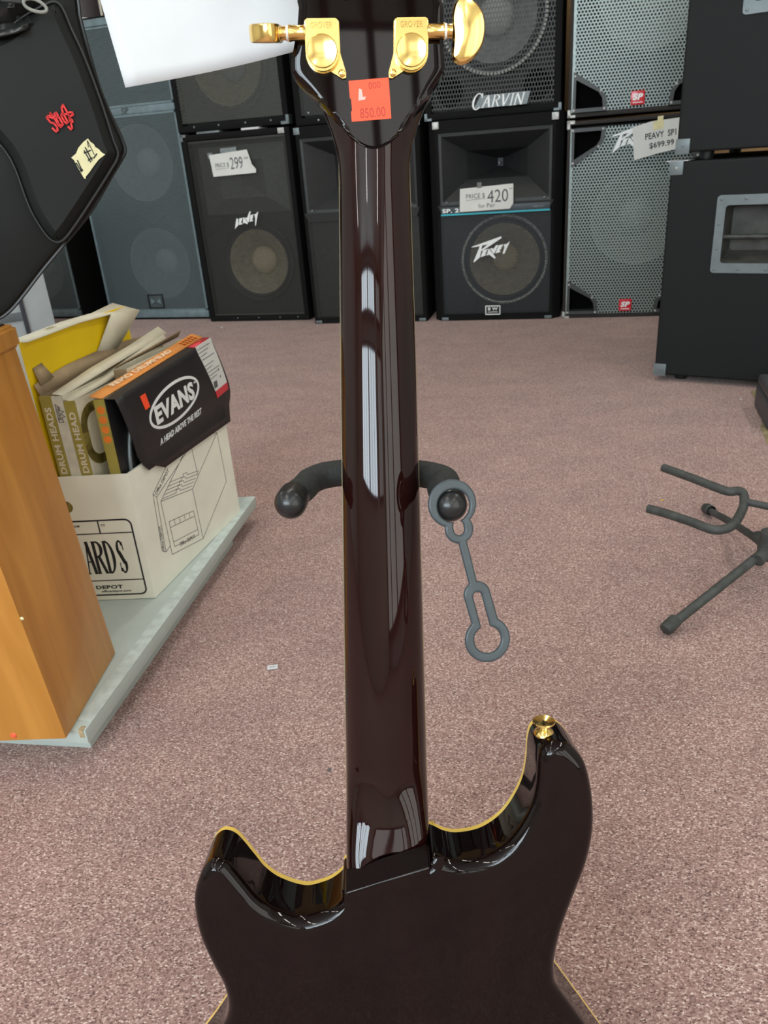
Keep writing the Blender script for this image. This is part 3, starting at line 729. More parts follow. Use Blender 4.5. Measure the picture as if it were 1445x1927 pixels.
polys('masking_tape', M_TAPE, c, [[(.066, .790), (.082, .792), (.082, .808), (.104, .810), (.104, .794), (.108, .795), (.106, .762), (.068, .758)]], XZ, -.0142, -.0134)

# G: amplifier stack (side panels towards us)
gc = Vector((1.078, 2.393, 0)); gyaw = R(-33.1); gd = Vector((cos(gyaw), sin(gyaw), 0))
def amp(z, off, label, cardbit=False):
    e = empty('bass_amplifier', gc + gd*(.076+off) + Vector((0, 0, z)), gyaw, label, 'amplifier', 'two stacked black amplifier cabinets')
    w, d, h, ft = .50, .62, .645, .022
    bm = bmesh.new()
    # cabinet with a recess cut for the handle
    hx0, hx1, hz0, hz1 = -.086, .100, .375, .545
    X = [-w/2, hx0, hx1, w/2]; Z = [ft, hz0, hz1, ft+h]
    cells = [(i, j) for i in range(3) for j in range(3) if not (i == 1 and j == 1)]
    grid = {}
    def gv(i, j):
        if (i, j) not in grid: grid[(i, j)] = bm.verts.new((X[i], 0, Z[j]))
        return grid[(i, j)]
    for i, j in cells: bm.faces.new((gv(i, j), gv(i+1, j), gv(i+1, j+1), gv(i, j+1)))
    bk = {(i, j): bm.verts.new((X[i], d, Z[j])) for i in (0, 1, 2, 3) for j in (0, 1, 2, 3) if i in (0, 3) or j in (0, 3)}
    rim = [(0, 0), (1, 0), (2, 0), (3, 0), (3, 1), (3, 2), (3, 3), (2, 3), (1, 3), (0, 3), (0, 2), (0, 1)]
    for k in range(12):
        a_, b_ = rim[k], rim[(k+1) % 12]; bm.faces.new((gv(*a_), gv(*b_), bk[b_], bk[a_]))
    bm.faces.new([bk[r_] for r_ in rim])
    o = finish('cabinet', bm, M_TOLEX, e, False)
    bv = o.modifiers.new('b', 'BEVEL'); bv.width = .006; bv.segments = 3; bv.limit_method = 'ANGLE'; bv.angle_limit = R(60)
    # handle plate with scooped pocket
    P0 = (-.108, .122, .350, .570); hp = bmesh.new(); th = .004
    def rr(x0, x1, z0, z1, r, n=4):
        o_ = []
        for cx_, cz_, a0 in ((x1-r, z1-r, 0), (x0+r, z1-r, pi/2), (x0+r, z0+r, pi), (x1-r, z0+r, 1.5*pi)):
            for k in range(n+1): o_.append((cx_+r*cos(a0+pi/2*k/n), cz_+r*sin(a0+pi/2*k/n)))
        return o_
    O = rr(*P0, .010); I = rr(hx0+.003, hx1-.003, hz0+.003, hz1-.003, .010); Bk = rr(hx0+.012, hx1-.012, hz0+.030, hz1-.012, .01)
    L1 = [hp.verts.new((a, 0, b)) for a, b in O]; L2 = [hp.verts.new((a, -th, b)) for a, b in O]
    L3 = [hp.verts.new((a, -th, b)) for a, b in I]; L4 = [hp.verts.new((a, .002, b)) for a, b in I]
    n_ = len(O)
    for k in range(n_):
        k2 = (k+1) % n_
        hp.faces.new((L1[k], L1[k2], L2[k2], L2[k])); hp.faces.new((L2[k], L2[k2], L3[k2], L3[k])); hp.faces.new((L3[k], L3[k2], L4[k2], L4[k]))
    pl = finish('handle_plate', hp, M_CORNER, e)
    bm2 = bmesh.new(); L4 = [bm2.verts.new((a, .002, b)) for a, b in I]; L5 = [bm2.verts.new((a, .085, b)) for a, b in Bk]
    for k in range(n_): bm2.faces.new((L4[k], L4[(k+1) % n_], L5[(k+1) % n_], L5[k]))
    bm2.faces.new(L5); finish('handle_pocket', bm2, mat('dusty_pocket', (.05, .05, .045), .5, var=.5, scale=20), pl)
    tube('handle_bar', M_BLKSTEEL, pl, [(hx0, .012, .452), (hx1, .012, .452)], .008, 12)
    screws(pl, [(x_, z_) for x_ in (-.097, -.03, .045, .111) for z_ in (.361, .559)] + [(x_, z_) for x_ in (-.097, .111) for z_ in (.42, .49)], -th, M_CORNER, .0045)
    for ix in (0, 1):
        for iz in (0, 1):
            sx = -1 if ix == 0 else 1; zz = ft if iz == 0 else ft+h; sz = 1 if iz == 0 else -1
            b_ = bmesh.new(); s = .037
            addbox(b_, *sorted((sx*(w/2+.003), sx*(w/2-s))), -.004, 0, *sorted((zz-sz*.002, zz+sz*s)), .002)
            addbox(b_, *sorted((sx*(w/2+.003), sx*(w/2))), -.004, s, *sorted((zz-sz*.002, zz+sz*s)), .001)
            addbox(b_, *sorted((sx*(w/2+.003), sx*(w/2-s))), -.004, s, *sorted((zz-sz*.003, zz)), .001)
            cg = finish('corner_guard', b_, M_CORNER, e)
            screws(cg, [(sx*(w/2-.018), zz+sz*.018)], -.004, M_CORNERL if iz else M_CORNER, .004)
            lathe('rubber_foot', M_BLKPL, e, [(.0, 0), (.019, 0), (.021, ft*.9), (.021, ft)], (sx*(w/2-.075), .06, 0), (0, 0, 1), 20) if iz == 0 else None
            lathe('rubber_foot', M_BLKPL, e, [(.0, 0), (.019, 0), (.021, ft*.9), (.021, ft)], (sx*(w/2-.075), d-.06, 0), (0, 0, 1), 20) if iz == 0 else None
    return e
ga = amp(0, 0, 'lower black amplifier cabinet with recessed metal handle, standing on the carpet')
gb = amp(.668, .013, 'upper black amplifier cabinet stacked on the lower one')
b = bmesh.new(); addbox(b, -.262, -.20, -.004, .09, .6675, .6695)
o = finish('paper_scrap', b, M_PAPER, None, False); o.location = gc+gd*.076; o.rotation_euler = (0, 0, gyaw)
o.location.z = 0.0
tag(o, 'white paper scrap pinched between the two amplifier cabinets at their left edge', 'paper')

# ------------------------------------------------------------------ grey display cabinet far left, drum on tower
q0, q1 = fl(112, 634), fl(-60, 640)
pc = Vector((-1.55, 3.35, 0))
e = empty('display_cabinet', fl(112, 640), R(30), 'pale grey display cabinet at the left edge, behind the drum head boxes', 'cabinet')
box('cabinet_body', M_GREYCAB, e, -.60, 0, 0, .45, 0, .60, .004)
box('cabinet_rail', M_CORNER, e, -.60, -.135, -.012, 0, .125, .165, .002)
box('cabinet_post', mat('dark_post', (.04, .045, .06), .4), e, -.145, -.125, -.014, 0, 0, .60, .002)

e = empty('snare_drum', tall.location + Vector((-.18, .28, 1.44+.0)), 0, 'cream-rimmed dark drum on top of the speaker tower beside the bag', 'drum')
lathe('drum_shell', mat('dark_shell', (.03, .02, .025), .3), e, [(0, .0), (.165, .0), (.165, .14), (0, .14)], (0, 0, 0.0), (0, 0, 1), 40)
for k in range(8):
    a = 2*pi*k/8+.1; tube('tension_rod', mat('cream_metal', (.55, .52, .44), .3, .3), e, [(.172*cos(a), .172*sin(a), .005), (.172*cos(a), .172*sin(a), .135)], .007, 8)
for z in (.004, .132): lathe('drum_hoop', M_STEEL, e, [(.166, z-.004), (.176, z-.004), (.176, z+.010), (.166, z+.010), (.166, z-.004)], (0, 0, 0), (0, 0, 1), 40)

# ------------------------------------------------------------------ shelf plank, wooden cabinet
pa, pb = fl(160, 1375, .06), fl(480, 935, .06)
pd = (pb-pa).normalized(); pyaw = atan2(-pd.x, pd.y)      # local y along the plank edge
PL = (pb-pa).length
e = empty('display_plinth', Vector((pa.x, pa.y, 0)), pyaw, 'low grey laminate plinth under the wooden cabinet and the cardboard box', 'plinth')
bm = bmesh.new(); addbox(bm, -.62, 0, 0, PL, .036, .06, .0015); finish('plinth_top', bm, M_GREYSH, e)
bm = bmesh.new(); addbox(bm, -.62, -.021, .030, PL-.12, .0005, .0355, .001); finish('plinth_base', bm, M_GREYSH, e)
box('edge_band', mat('pale_edge_band', (.52, .60, .58), .4), e, -.022, .0008, .02, PL-.0, .0603, .0609)
box('edge_chip', mat('raw_chipboard', (.42, .33, .19), .9, var=.3, scale=200), e, -.010, -.003, -.0010, .008, .048, .0607)

wa, wb = fl(125, 1391, .0605), fl(218, 1230, .0605)
wd = (wb-wa).normalized(); wyaw = atan2(-wd.x, wd.y); WL = (wb-wa).length
e = empty('wooden_cabinet', Vector((wa.x, wa.y, .0612)), wyaw, 'orange-brown wood veneer cabinet at the left edge, on the grey plinth', 'cabinet')
WH = .492
bm = bmesh.new(); addbox(bm, -.34, 0, 0, WL, 0, WH, .002)
cb = finish('cabinet_body', bm, M_WOODF, e)
for v in cb.data.vertices: v.co.x += -.022*v.co.z/WH - .0*v.co.y; v.co.y += -.008*v.co.z/WH
tp = bmesh.new()
P = [(-.35, -.02), (-.03, -.02)] + [(-.02-.012+.022*sin(a), WL-.0-.002+.022*cos(a)-.004) for a in [pi/2, pi/3, pi/6, 0]] + [(-.35, WL+.016)]
P = [(-.35, -.02), (-.022, -.02), (-.018, -.014), (-.018, WL-.006), (-.021, WL+.003), (-.028, WL+.009), (-.038, WL+.012), (-.35, WL+.012)]
addprism(tp, P, lambda a, b_, t_: Vector((a, b_, t_)), WH, WH+.028)
bmesh.ops.bevel(tp, geom=[ed for ed in tp.edges if abs(ed.verts[0].co.z-ed.verts[1].co.z) < 1e-6], offset=.004, segments=3, affect='EDGES')
ct = finish('cabinet_top', tp, M_WOODF, e)
addp = [(-.345, -.012), (-.034, -.012), (-.034, WL+.001), (-.345, WL+.001)]
prism('top_mat', M_BLKPL, e, addp, lambda a, b_, t_: Vector((a, b_, t_)), WH+.028, WH+.030)
lathe('orange_sticker_dot', mat('red_dot', (.75, .12, .05), .4, var=.3, scale=300), e, [(.005, 0), (.004, .001), (0, .0012)], (-.071, 0, .009), (0, -1, 0), 16)
lathe('wood_chip_mark', M_TAPE, e, [(.0025, 0), (.0015, .0008), (0, .001)], (-.006, -.004, .196), (0, -1, 0), 8)

# ------------------------------------------------------------------ cardboard box (skewed) and the drum head boxes
c0 = fl(293, 1125, .0612); fy = R(-4.24); sd_ = (fl(452, 962, .0612)-c0).normalized(); SL = (fl(452, 962, .0612)-c0).length
f1 = Vector((cos(fy), sin(fy), 0)); s1 = Vector((sd_.x, sd_.y, 0)).normalized()
fn = Vector((f1.y, -f1.x, 0)); sn = Vector((s1.y, -s1.x, 0))       # outward normals of front and right side
BX = lambda x, y, z: f1*x + s1*y + Vector((0, 0, z))
eb = empty('cardboard_file_box', c0, 0, 'white cardboard file box of drum heads on the grey plinth', 'box')
BW, BH, t = .315, .2385, .004
def sbox(bm, x0, x1, y0, y1, z0, z1):
    V = [bm.verts.new(BX(x, y, z)) for z in (z0, z1) for x, y in ((x0, y0), (x1, y0), (x1, y1), (x0, y1))]
    for q in ((0, 3, 2, 1), (4, 5, 6, 7), (0, 1, 5, 4), (1, 2, 6, 5), (2, 3, 7, 6), (3, 0, 4, 7)): bm.faces.new([V[i] for i in q])
bm = bmesh.new()
sbox(bm, -BW, 0, 0, SL, 0, t); sbox(bm, -t, 0, 0, SL, t, BH); sbox(bm, -BW, -BW+t, 0, SL, t, BH); sbox(bm, -BW+t, -t, SL-t, SL, t, BH)
# front wall with hand hole
hx, hz, hr = -.1225, .1840, .0155
V = []; n = 24
circ = [(hx-.02, hz+hr*sin(0))]
ring = []
for k in range(n):
    a = 2*pi*k/n; ring.append((hx+(.022 if cos(a) > 0 else -.022)*0+hr*cos(a)*1.0+(.0 if cos(a) > 0 else -.035), hz+hr*.8*sin(a)))
outer = []
for k in range(n):
    a = 2*pi*k/n; c_, s_ = cos(a), sin(a); m_ = max(abs(c_), abs(s_)); outer.append((hx-.0175+.05*c_/m_, hz+.04*s_/m_))
for y in (0, t):
    A = [bm.verts.new(BX(a, y, b_)) for a, b_ in outer]; B = [bm.verts.new(BX(a, y, b_)) for a, b_ in ring]
    for k in range(n): bm.faces.new((A[k], A[(k+1) % n], B[(k+1) % n], B[k]))
    x0_, x1_, z0_, z1_ = hx-.0675, hx+.0325, hz-.04, hz+.04
    for (a0, a1, b0, b1) in ((-BW+t, x0_, t, BH), (x1_, -t, t, BH), (x0_, x1_, t, z0_), (x0_, x1_, z1_, BH)):
        bm.faces.new([bm.verts.new(BX(a, y, b_)) for a, b_ in ((a0, b0), (a1, b0), (a1, b1), (a0, b1))])
sbox(bm, -BW+t, -t, 0.0005, t-.0005, BH-.0004, BH)
finish('box_body', bm, M_BOX, eb, False, recalc=False)
hr_ = [(a, b_) for a, b_ in ring]
FP = lambda a, b_, t_: BX(a, 0, b_) + fn*t_          # on the front face
SP_ = lambda a, b_, t_: BX(0, a, b_) + sn*t_         # on the right side face
def rrect(x0, x1, z0, z1, r, n=5):
    o_ = []
    for cx_, cz_, a0 in ((x1-r, z1-r, 0), (x0+r, z1-r, pi/2), (x0+r, z0+r, pi), (x1-r, z0+r, 1.5*pi)):
        for k in range(n+1): o_.append((cx_+r*cos(a0+pi/2*k/n), cz_+r*sin(a0+pi/2*k/n)))
    return o_
pr = [q for q in band(rrect(-.300, -.0135, .0100, .1568, .011), .0027, True)]
pr += band([(-.30, .132), (-.0135, .132)], .0018) + band([(-.30, .0395), (-.0135, .0395)], .0018) + band([(-.0708, .132), (-.0708, .1568)], .0022)
for ch_, a0, a1 in (('A', -.1095, -.0925), ('R', -.0930, -.0735), ('D', -.0735, -.0550), ('S', -.0510, -.0355)):
    pr += serif(ch_, a0, .0535, a1-a0, .064, T=.27, t=.09)
lb = polys('printed_label', M_INKB, eb, pr, FP, .0, .0005)
ux = tuple(f1); uz = (0, 0, 1)
text('lettering', 'TO', M_INKB, lb, FP(-.0632, .1475, 0), ux, uz, w=.0075, h=.0040, bold=.02)
text('lettering', 'FROM', M_INKB, lb, FP(-.112, .1475, 0), ux, uz, w=.015, h=.0040, bold=.02)
text('lettering', 'OFFICE DEPOT', M_INKB, lb, FP(-.1065, .0260, 0), ux, uz, w=.104, h=.0072, bold=.03)
text('lettering', 'officedepot.com', M_INKB, lb, FP(-.068, .0170, 0), ux, uz, w=.054, h=.0055, bold=.01)
# line drawing on the side
ln = []
def L(P, wd=.0009): ln.extend(band(P, wd))
L([(.0577, .1769), (.0488, .0692), (.06, .0608), (.0665, .1668), (.0577, .1769)]); L([(.0665, .1668), (.1477, .191), (.19, .204)]); L([(.0577, .1769), (.1137, .2047), (.15, .222)])
L([(.06, .0608), (.0768, .0649)]); L([(.0763, .1543), (.0774, .0463), (.1927, .0204), (.1884, .1297), (.0763, .1543)])
L([(.0763, .1543), (.117, .1740), (.20, .214)]); L([(.0887, .108), (.177, .0889), (.1803, .0353), (.0898, .0562), (.0887, .108)])
L([(.0877, .0963), (.1783, .0769)]); L([(.0899, .0657), (.1797, .0473)])
for k in range(1, 5): L([(.0887+.0177*k, .108-.0038*k), (.0883+.0181*k, .0963-.0039*k)], .0006)
L([(.1884, .1297), (.2366, .1551), (.3201, .1977), (.2616, .2118)]); L([(.3201, .1977), (.3248, .0882), (.1927, .0204)]); L([(.2124, .209), (.2170, .145)])
for k in range(5):
    y0, z0 = .085+.0085*k, .156+.0045*k
    L([(y0, z0), (y0+.045, z0-.0085), (y0+.047, z0-.0035), (y0+.060, z0-.006), (y0+.061, z0-.011), (y0+.104, z0-.020)], .0008)
dr = polys('printed_drawing', M_INK, eb, ln, SP_, 0, .0005)
sx_ = Vector(tuple(s1)); dn = Vector((0, 0, -1))
text('lettering', 'Office DEPOT', M_INKB, dr, SP_(.137, .0455, 0), s1*.98+Vector((0, 0, -.2)), Vector((0, 0, 1)), w=.058, h=.0075, slant=.2)
text('lettering', 'Office DEPOT', M_INKB, dr, SP_(.0555, .090, 0), Vector((0, 0, 1))+s1*.08, -s1, w=.050, h=.0065)
text('lettering', 'Office DEPOT', M_INKB, dr, SP_(.093, .1855, 0), (s1*.87+Vector((0, 0, .38))), (Vector((0, 0, .87))-s1*.38), w=.060, h=.0065)

# ---- drum head boxes standing in the file box (front spines parallel to the box front)
def headbox(label, x0, x1, y0, y1, z1, mface, mspine, name='drum_head_box', top=None, open_top=True, zb=.005, minner=M_BROWN):
    e = empty(name, c0 + BX((x0+x1)/2, (y0+y1)/2, zb), 0, label, 'box', 'thin square drum head boxes in the file box')
    o_ = -BX((x0+x1)/2, (y0+y1)/2, zb)
    th = .0012
    def sb(bm, *a):
        V0 = len(bm.verts); sbox(bm, *a)
        bm.verts.ensure_lookup_table()
        for v in bm.verts[V0:]: v.co += o_
    bm = bmesh.new(); sb(bm, x0, x0+th, y0, y1, zb, z1); sb(bm, x1-th, x1, y0, y1, zb, z1); sb(bm, x0+th, x1-th, y1-th, y1, zb, z1); sb(bm, x0+th, x1-th, y0+th, y1-th, zb, zb+th)
    if not open_top: sb(bm, x0, x1, y0, y1, z1-th, z1)
    finish('box_faces', bm, mface, e, False)
    bm = bmesh.new(); sb(bm, x0, x1, y0-.0004, y0+th, zb, z1); sp_ = finish('box_spine', bm, mspine, e, False)
    return e, o_, sp_
def flap(name, m, parent, o_, P, thick=.0012, sub=0):
    """sheet through a grid of skew-frame points"""
    bm = bmesh.new(); V = [[bm.verts.new(BX(*p)+o_) for p in r_] for r_ in P]
    for i in range(len(P)-1):
        for j in range(len(P[0])-1): bm.faces.new((V[i][j], V[i][j+1], V[i+1][j+1], V[i+1][j]))
    o = finish(name, bm, m, parent, True); s_ = o.modifiers.new('s', 'SOLIDIFY'); s_.thickness = thick; s_.offset = 0
    return o
def spine_text(s, x, z, e, o_, w, h, m, y0, sl=0):
    text('lettering', s, m, e, BX(x, y0-.0005, z)+o_, Vector((0, 0, 1)), -f1, w=w, h=h, bold=.03)
def crown(e, o_, x, z, y0, s=1.0, m=M_INK):
    pts = [(-.0045, -.012), (-.0045, .012), (.001, .007), (-.001, .004), (.005, .002), (.0, -.001), (.005, -.005), (.0, -.006), (.0015, -.012)]
    text('lettering', 'Remo', m, e, BX(x-.0022*s, y0-.0008, z)+o_, Vector((0, 0, 1)), -f1, w=.017*s, h=.004*s)
    polys('emblem', m, e, band([(x+a*s, z+b_*s) for a, b_ in pts], .0007*s, True), lambda a, b_, t_: BX(a, y0, b_)+fn*t_+o_, .0003, .0009)
# yellow
e, o_, sp_ = headbox('tall yellow drum head box with white spine, leftmost in the file box', -.153, -.130, .008, .31, .462, M_YELLOW, M_SPINEW)
crown(sp_, o_, -.1415, .435, .008, 1.2)
flap('top_flap', M_CREAM, e, o_, [[(-.152, .012, .463), (-.152, .15, .466), (-.152, .24, .463), (-.152, .31, .468)], [(-.121, .016, .461), (-.119, .15, .463), (-.113, .24, .460), (-.103, .31, .452)]])
flap('open_end', M_CREAM, e, o_, [[(-.113, .235, .461), (-.103, .31, .452)], [(-.122, .215, .430), (-.116, .27, .415)], [(-.128, .19, .400), (-.127, .235, .385)]])
polys('brand_letters', M_OLIVE, e, [[(.10+.008*k, .4632), (.104+.008*k, .4632), (.104+.008*k, .4635), (.10+.008*k, .4635)] for k in range(0)] or [[(0, 0), (.0001, 0), (0, .0001)]], lambda a, b_, t_: BX(-.13, .1, .46)+o_+Vector((a, b_, t_)), 0, .0001) if False else None
text('lettering', 'ACE', mat('tan_ink', (.30, .25, .12), .6), e, BX(-.139, .10, .4660)+o_, s1, -f1, w=.022, h=.009)
# olive spine, open brown top
e, o_, sp_ = headbox('olive-spined DRUM HEAD box beside the yellow one, brown inside showing', -.119, -.100, .006, .35, .376, M_BROWN, M_OLIVE)
spine_text('DRUM HEADS', -.1095, .300, sp_, o_, .115, .0105, M_CREAM, .006)
flap('torn_flap', M_BROWN, e, o_, [[(-.119, .010, .376), (-.119, .12, .376), (-.119, .24, .378), (-.119, .35, .376)], [(-.125, .010, .394), (-.1275, .10, .403), (-.1275, .24, .405), (-.120, .35, .398)]])
flap('torn_tab', M_BROWN, e, o_, [[(-.121, .020, .390), (-.121, .055, .395)], [(-.1285, .022, .418), (-.1285, .045, .421)]])
# white spine
e, o_, sp_ = headbox('white-spined drum head box with crown emblem, third from left', -.0995, -.082, .006, .35, .375, M_CREAM, mat('worn_white_spine', (.60, .60, .50), .6, var=.1))
crown(sp_, o_, -.0905, .347, .006, 1.25)
flap('torn_flap', M_CREAM, e, o_, [[(-.0995, .010, .378), (-.1015, .12, .390), (-.1015, .24, .398), (-.1015, .36, .410)], [(-.082, .010, .374), (-.080, .12, .383), (-.082, .24, .390), (-.086, .36, .396)]])
# olive 2
e, o_, sp_ = headbox('olive-spined DRUM HEAD box with cream face and olive ring print, centre of the file box', -.0815, -.063, .006, .33, .366, M_CREAM, M_OLIVE)
spine_text('DRUM HEAD', -.072, .295, sp_, o_, .105, .0105, M_CREAM, .006)
FF = lambda a, b_, t_: BX(-.063, a, b_) + sn*t_ + o_
pts = rrect(.014, .090, .255, .345, .03, 6); ring_ = band(pts, .016, True)
pf = polys('printed_ring', mat('olive_ring', (.24, .19, .045), .6, var=.15), e, ring_, FF, 0, .0005)
flap('torn_flap', M_CREAM, e, o_, [[(-.0815, .008, .368), (-.083, .10, .372), (-.083, .20, .385), (-.083, .34, .398)], [(-.068, .008, .364), (-.072, .10, .366), (-.074, .20, .372), (-.076, .34, .384)]])
# brown filler box behind, between 4 and 5
e, o_, sp_ = headbox('plain brown-and-cream box standing behind, between the olive spines', -.060, -.038, .12, .35, .385, M_CREAM, M_BROWN)
flap('torn_flap', M_BROWN, e, o_, [[(-.060, .125, .386), (-.060, .24, .388), (-.060, .35, .39)], [(-.052, .12, .392), (-.050, .24, .398), (-.052, .35, .402)]])
# dotted box
e, o_, sp_ = headbox('drum head box with orange dots on its spine and orange top, behind the black one', -.0325, -.0145, .006, .345, .366, M_CREAM, M_OLIVE, open_top=False)
bm = bmesh.new()
for k in range(4): addlathe(bm, [(.0065, 0), (0, .0004)], axisM(BX(-.0235, .0055, .352-.0165*k-.004)+o_, fn), 20)
finish('orange_dots', bm, M_ORDOT, sp_)
flap('orange_top', M_ORPR, e, o_, [[(-.037, .004, .372), (-.037, .18, .382), (-.037, .36, .392)], [(-.016, .004, .3675), (-.016, .18, .3755), (-.016, .36, .384)]])
text('lettering', 'REMO DRUMHEAD', mat('pale_print', (.85, .70, .48), .6), e, BX(-.0265, .15, .3805)+o_, s1+Vector((0, 0, .045)), -f1+Vector((0, 0, .2)), w=.20, h=.011, bold=.02)
bm = bmesh.new()
for k in range(5):
    for j in range(2): addlathe(bm, [(.004, 0), (0, .0004)], axisM(BX(-.031+.0085*j, .30+.011*k, .388+.0006*k-.002*j)+o_, (0, 0, 1)), 12)
finish('orange_dots', bm, M_ORDOT, e)
# black box with oval logo
e = empty('drum_head_box', c0+BX(0, .17, .005), 0, 'black drum head box with white oval logo over the right rim of the box', 'box', 'thin square drum head boxes in the file box')
o_ = -BX(0, .17, .005)
xs_ = lambda z, y: .004 + (0 if z > .24 else (.24-z)*.22) + .004*sin(max(0, min(1, (.37-z)/.14))*pi)
rows = []
for k in range(13):
    s = k/12; r_ = []
    for j in range(15):
        u_ = j/14; y0_ = .004+.052*max(0, s-.78)/.22*.3 + (.030*s if j == 0 else .030*s); y1_ = .352+.040*min(1, s*1.6)-.03*max(0, s-.72)/.28
        ztop = .3655+.018*u_; zbot = .2130-.006*u_ + (.012 if u_ < .12 else 0)
        z_ = ztop+(zbot-ztop)*s; y_ = y0_+(y1_-y0_)*u_
        r_.append((xs_(z_, y_), y_, z_))
    rows.append(r_)
fc = flap('front_flap', M_EVB, e, o_, rows)
bm = bmesh.new()
V = [bm.verts.new(BX(*p)+o_) for p in [(-.012, .004, .3665), (.004, .004, .3655), (.004, .352, .3835), (-.012, .352, .3845)]]; bm.faces.new(V)
V = [bm.verts.new(BX(*p)+o_) for p in [(-.012, .004, .3665), (-.012, .352, .3845), (-.012, .352, .20), (-.012, .004, .20)]]; bm.faces.new(V)
bx_ = finish('box_back', bm, M_EVB, e, False); so = bx_.modifiers.new('s', 'SOLIDIFY'); so.thickness = .0012
for k, rr_ in enumerate((.165, .152)):
    tube('drum_hoop' , M_HOOP if k == 0 else M_BLKPL, e, [BX(-.009-.003*k, .19+rr_*cos(a), .215+rr_*sin(a))+o_ for a in [pi*(.72+.27*j/14) for j in range(15)]], .0035, 8)
def FE(a, b_, t_):
    y_, z_ = a, b_
    return BX(xs_(z_, y_), y_, z_) + sn*(t_+.0008) + o_
# on-flap local frame: text baseline follows the flap's top edge
ex, ez = Vector((.9985, .050)), Vector((.02, .9998)); ctr = (.172, .309)
def loc2(a, b_): return (ctr[0]+a*ex.x+b_*.02, ctr[1]+a*ex.y*1.0+b_)
el = [(.0905*cos(2*pi*k/48), .0325*sin(2*pi*k/48)) for k in range(48)]
ov = [loc2(a+.10*b_, b_) for a, b_ in el]
polys('logo_ring', M_WHITE, fc, band(ov, .0052, True), FE, 0, .0006)
def ftext(s, cy, cz, w, h, m, nm='lettering', slant=0, bold=.04):
    t_ = text(nm, s, m, fc, (0, 0, 0), (1, 0, 0), (0, 1, 0), w=w, h=h, depth=.0006, slant=slant, bold=bold)
    for v in t_.data.vertices:
        a, b_, c_ = v.co; P_ = (ctr[0]+cy+a, ctr[1]+cz+b_+a*.045)
        v.co = FE(P_[0], P_[1], c_)
    return t_
ftext('EVANS', -.001, -.001, .143, .033, M_WHITE, slant=.0, bold=.04)
ftext('A HEAD ABOVE THE REST', .008, -.0485, .160, .0115, M_WHITE, slant=.15, bold=.02)
ftext('TM', .079, .013, .008, .0035, M_WHITE)
polys('price_sticker', M_ORANGE, fc, [[(.069, .3500), (.0862, .3505), (.0895, .3260), (.0745, .3245)]], FE, .0002, .0008)
wl = [[(.281+.0*k, .383-.018*k), (.349+.004*k, .3845-.017*k), (.349+.004*(k+1), .3845-.017*(k+1)), (.281+.006*(k+1)**1.0 if 0 else .281+.005*(k+1), .383-.018*(k+1))] for k in range(5)]
wl = []
for k in range(6):
    za, zb_ = .3825-.0165*k, .3825-.0165*(k+1)
    wl.append([(.283+.007*k, za-.001), (.349+.005*k, za+.0025), (.349+.005*(k+1), zb_+.0025), (.283+.007*(k+1), zb_-.001)])
lab = polys('barcode_label', M_PAPERG, fc, wl, FE, .0002, .0008)
polys('red_band', M_RED, fc, [[(.325, .2825), (.379, .286), (.382, .271), (.330, .267)], ], FE, .0002, .0009)
flap('red_fold', M_RED, e, o_, [[(-.011, .285, .3818), (-.011, .350, .3850)], [(.0045, .283, .3808), (.0045, .349, .3845)]])
for k in range(9):
    zz = .374-.0072*k-(.006 if k > 3 else 0); yy = .289+.0031*k
    polys('fine_print', M_INK, lab, band([(yy, zz), (yy+.050-.012*(k % 3), zz+.0022)], .0011), FE, .0008, .0012)
polys('barcode', M_INK, lab, [[(.322+.0022*k, .302), (.3232+.0022*k, .3025), (.3240+.0022*k, .289), (.3228+.0022*k, .289)] for k in range(7)], FE, .0008, .0013)
for yy, zz in ((.350, .321), (.352, .306)): polys('print_mark', M_INKB, lab, [[(yy, zz), (yy+.004, zz+.002), (yy+.002, zz-.004)]], FE, .0008, .0013)

# ------------------------------------------------------------------ gig bag leaning above the wooden cabinet
bagP = fl(0, 602, .580); bn = Vector((.30, -1, 0)).normalized(); bu = Vector((0, 0, 1)); br = bu.cross(-bn).normalized()
if br.x < 0: br = -br
BT = .085
def bl_(x, y):
    p_ = onpl(x, y, bagP+bn*BT*.5, bn)-bagP
    return (p_.dot(br), p_.z)
eg = empty('gig_bag', bagP, 0, 'black padded gig bag with red script embroidery and masking tape, at upper left', 'bag')
out = [(145, -10), (150, 30), (165, 90), (185, 160), (205, 210), (228, 258), (235, 283), (228, 300), (210, 330), (170, 398), (120, 460), (80, 508), (40, 560), (15, 588), (-10, 602), (-60, 606), (-140, 560), (-200, 400), (-200, 100), (-150, -250), (0, -330), (110, -250)]
O2 = [Vector((*bl_(*p_), 0)) for p_ in out]
O3 = catmull(O2, 5, True)
def offs(P, d_):
    n = len(P); o = []
    ar = sum(P[i].x*P[(i+1) % n].y-P[(i+1) % n].x*P[i].y for i in range(n)); sg = 1 if ar > 0 else -1
    for i in range(n):
        t_ = (P[(i+1) % n]-P[i-1]); t_ = Vector((t_.x, t_.y)).normalized()
        o.append(Vector((P[i].x-sg*t_.y*d_*1.0, P[i].y+sg*t_.x*d_*1.0, 0)))
    return o
def BG(a, b_, t_): return br*a + Vector((0, 0, b_)) + bn*t_
bm = bmesh.new(); prof = [(.010, -BT*.5+.004), (0, -BT*.5+.015), (0, BT*.5-.012), (.004, BT*.5-.004), (.012, BT*.5)]
rs = [[bm.verts.new(BG(q.x, q.y, t_)) for q in offs(O3, d_)] for d_, t_ in prof]
for a, b_ in zip(rs[:-1], rs[1:]):
    for k in range(len(a)): bm.faces.new((a[k], a[(k+1) % len(a)], b_[(k+1) % len(a)], b_[k]))
for k in (0, -1): capfill(bm, [(q.x, q.y, v) for q, v in zip(offs(O3, prof[k][0]), rs[k])], lambda a, b: BG(a, b, prof[k][1]))
finish('bag_body', bm, M_BAG, eg)
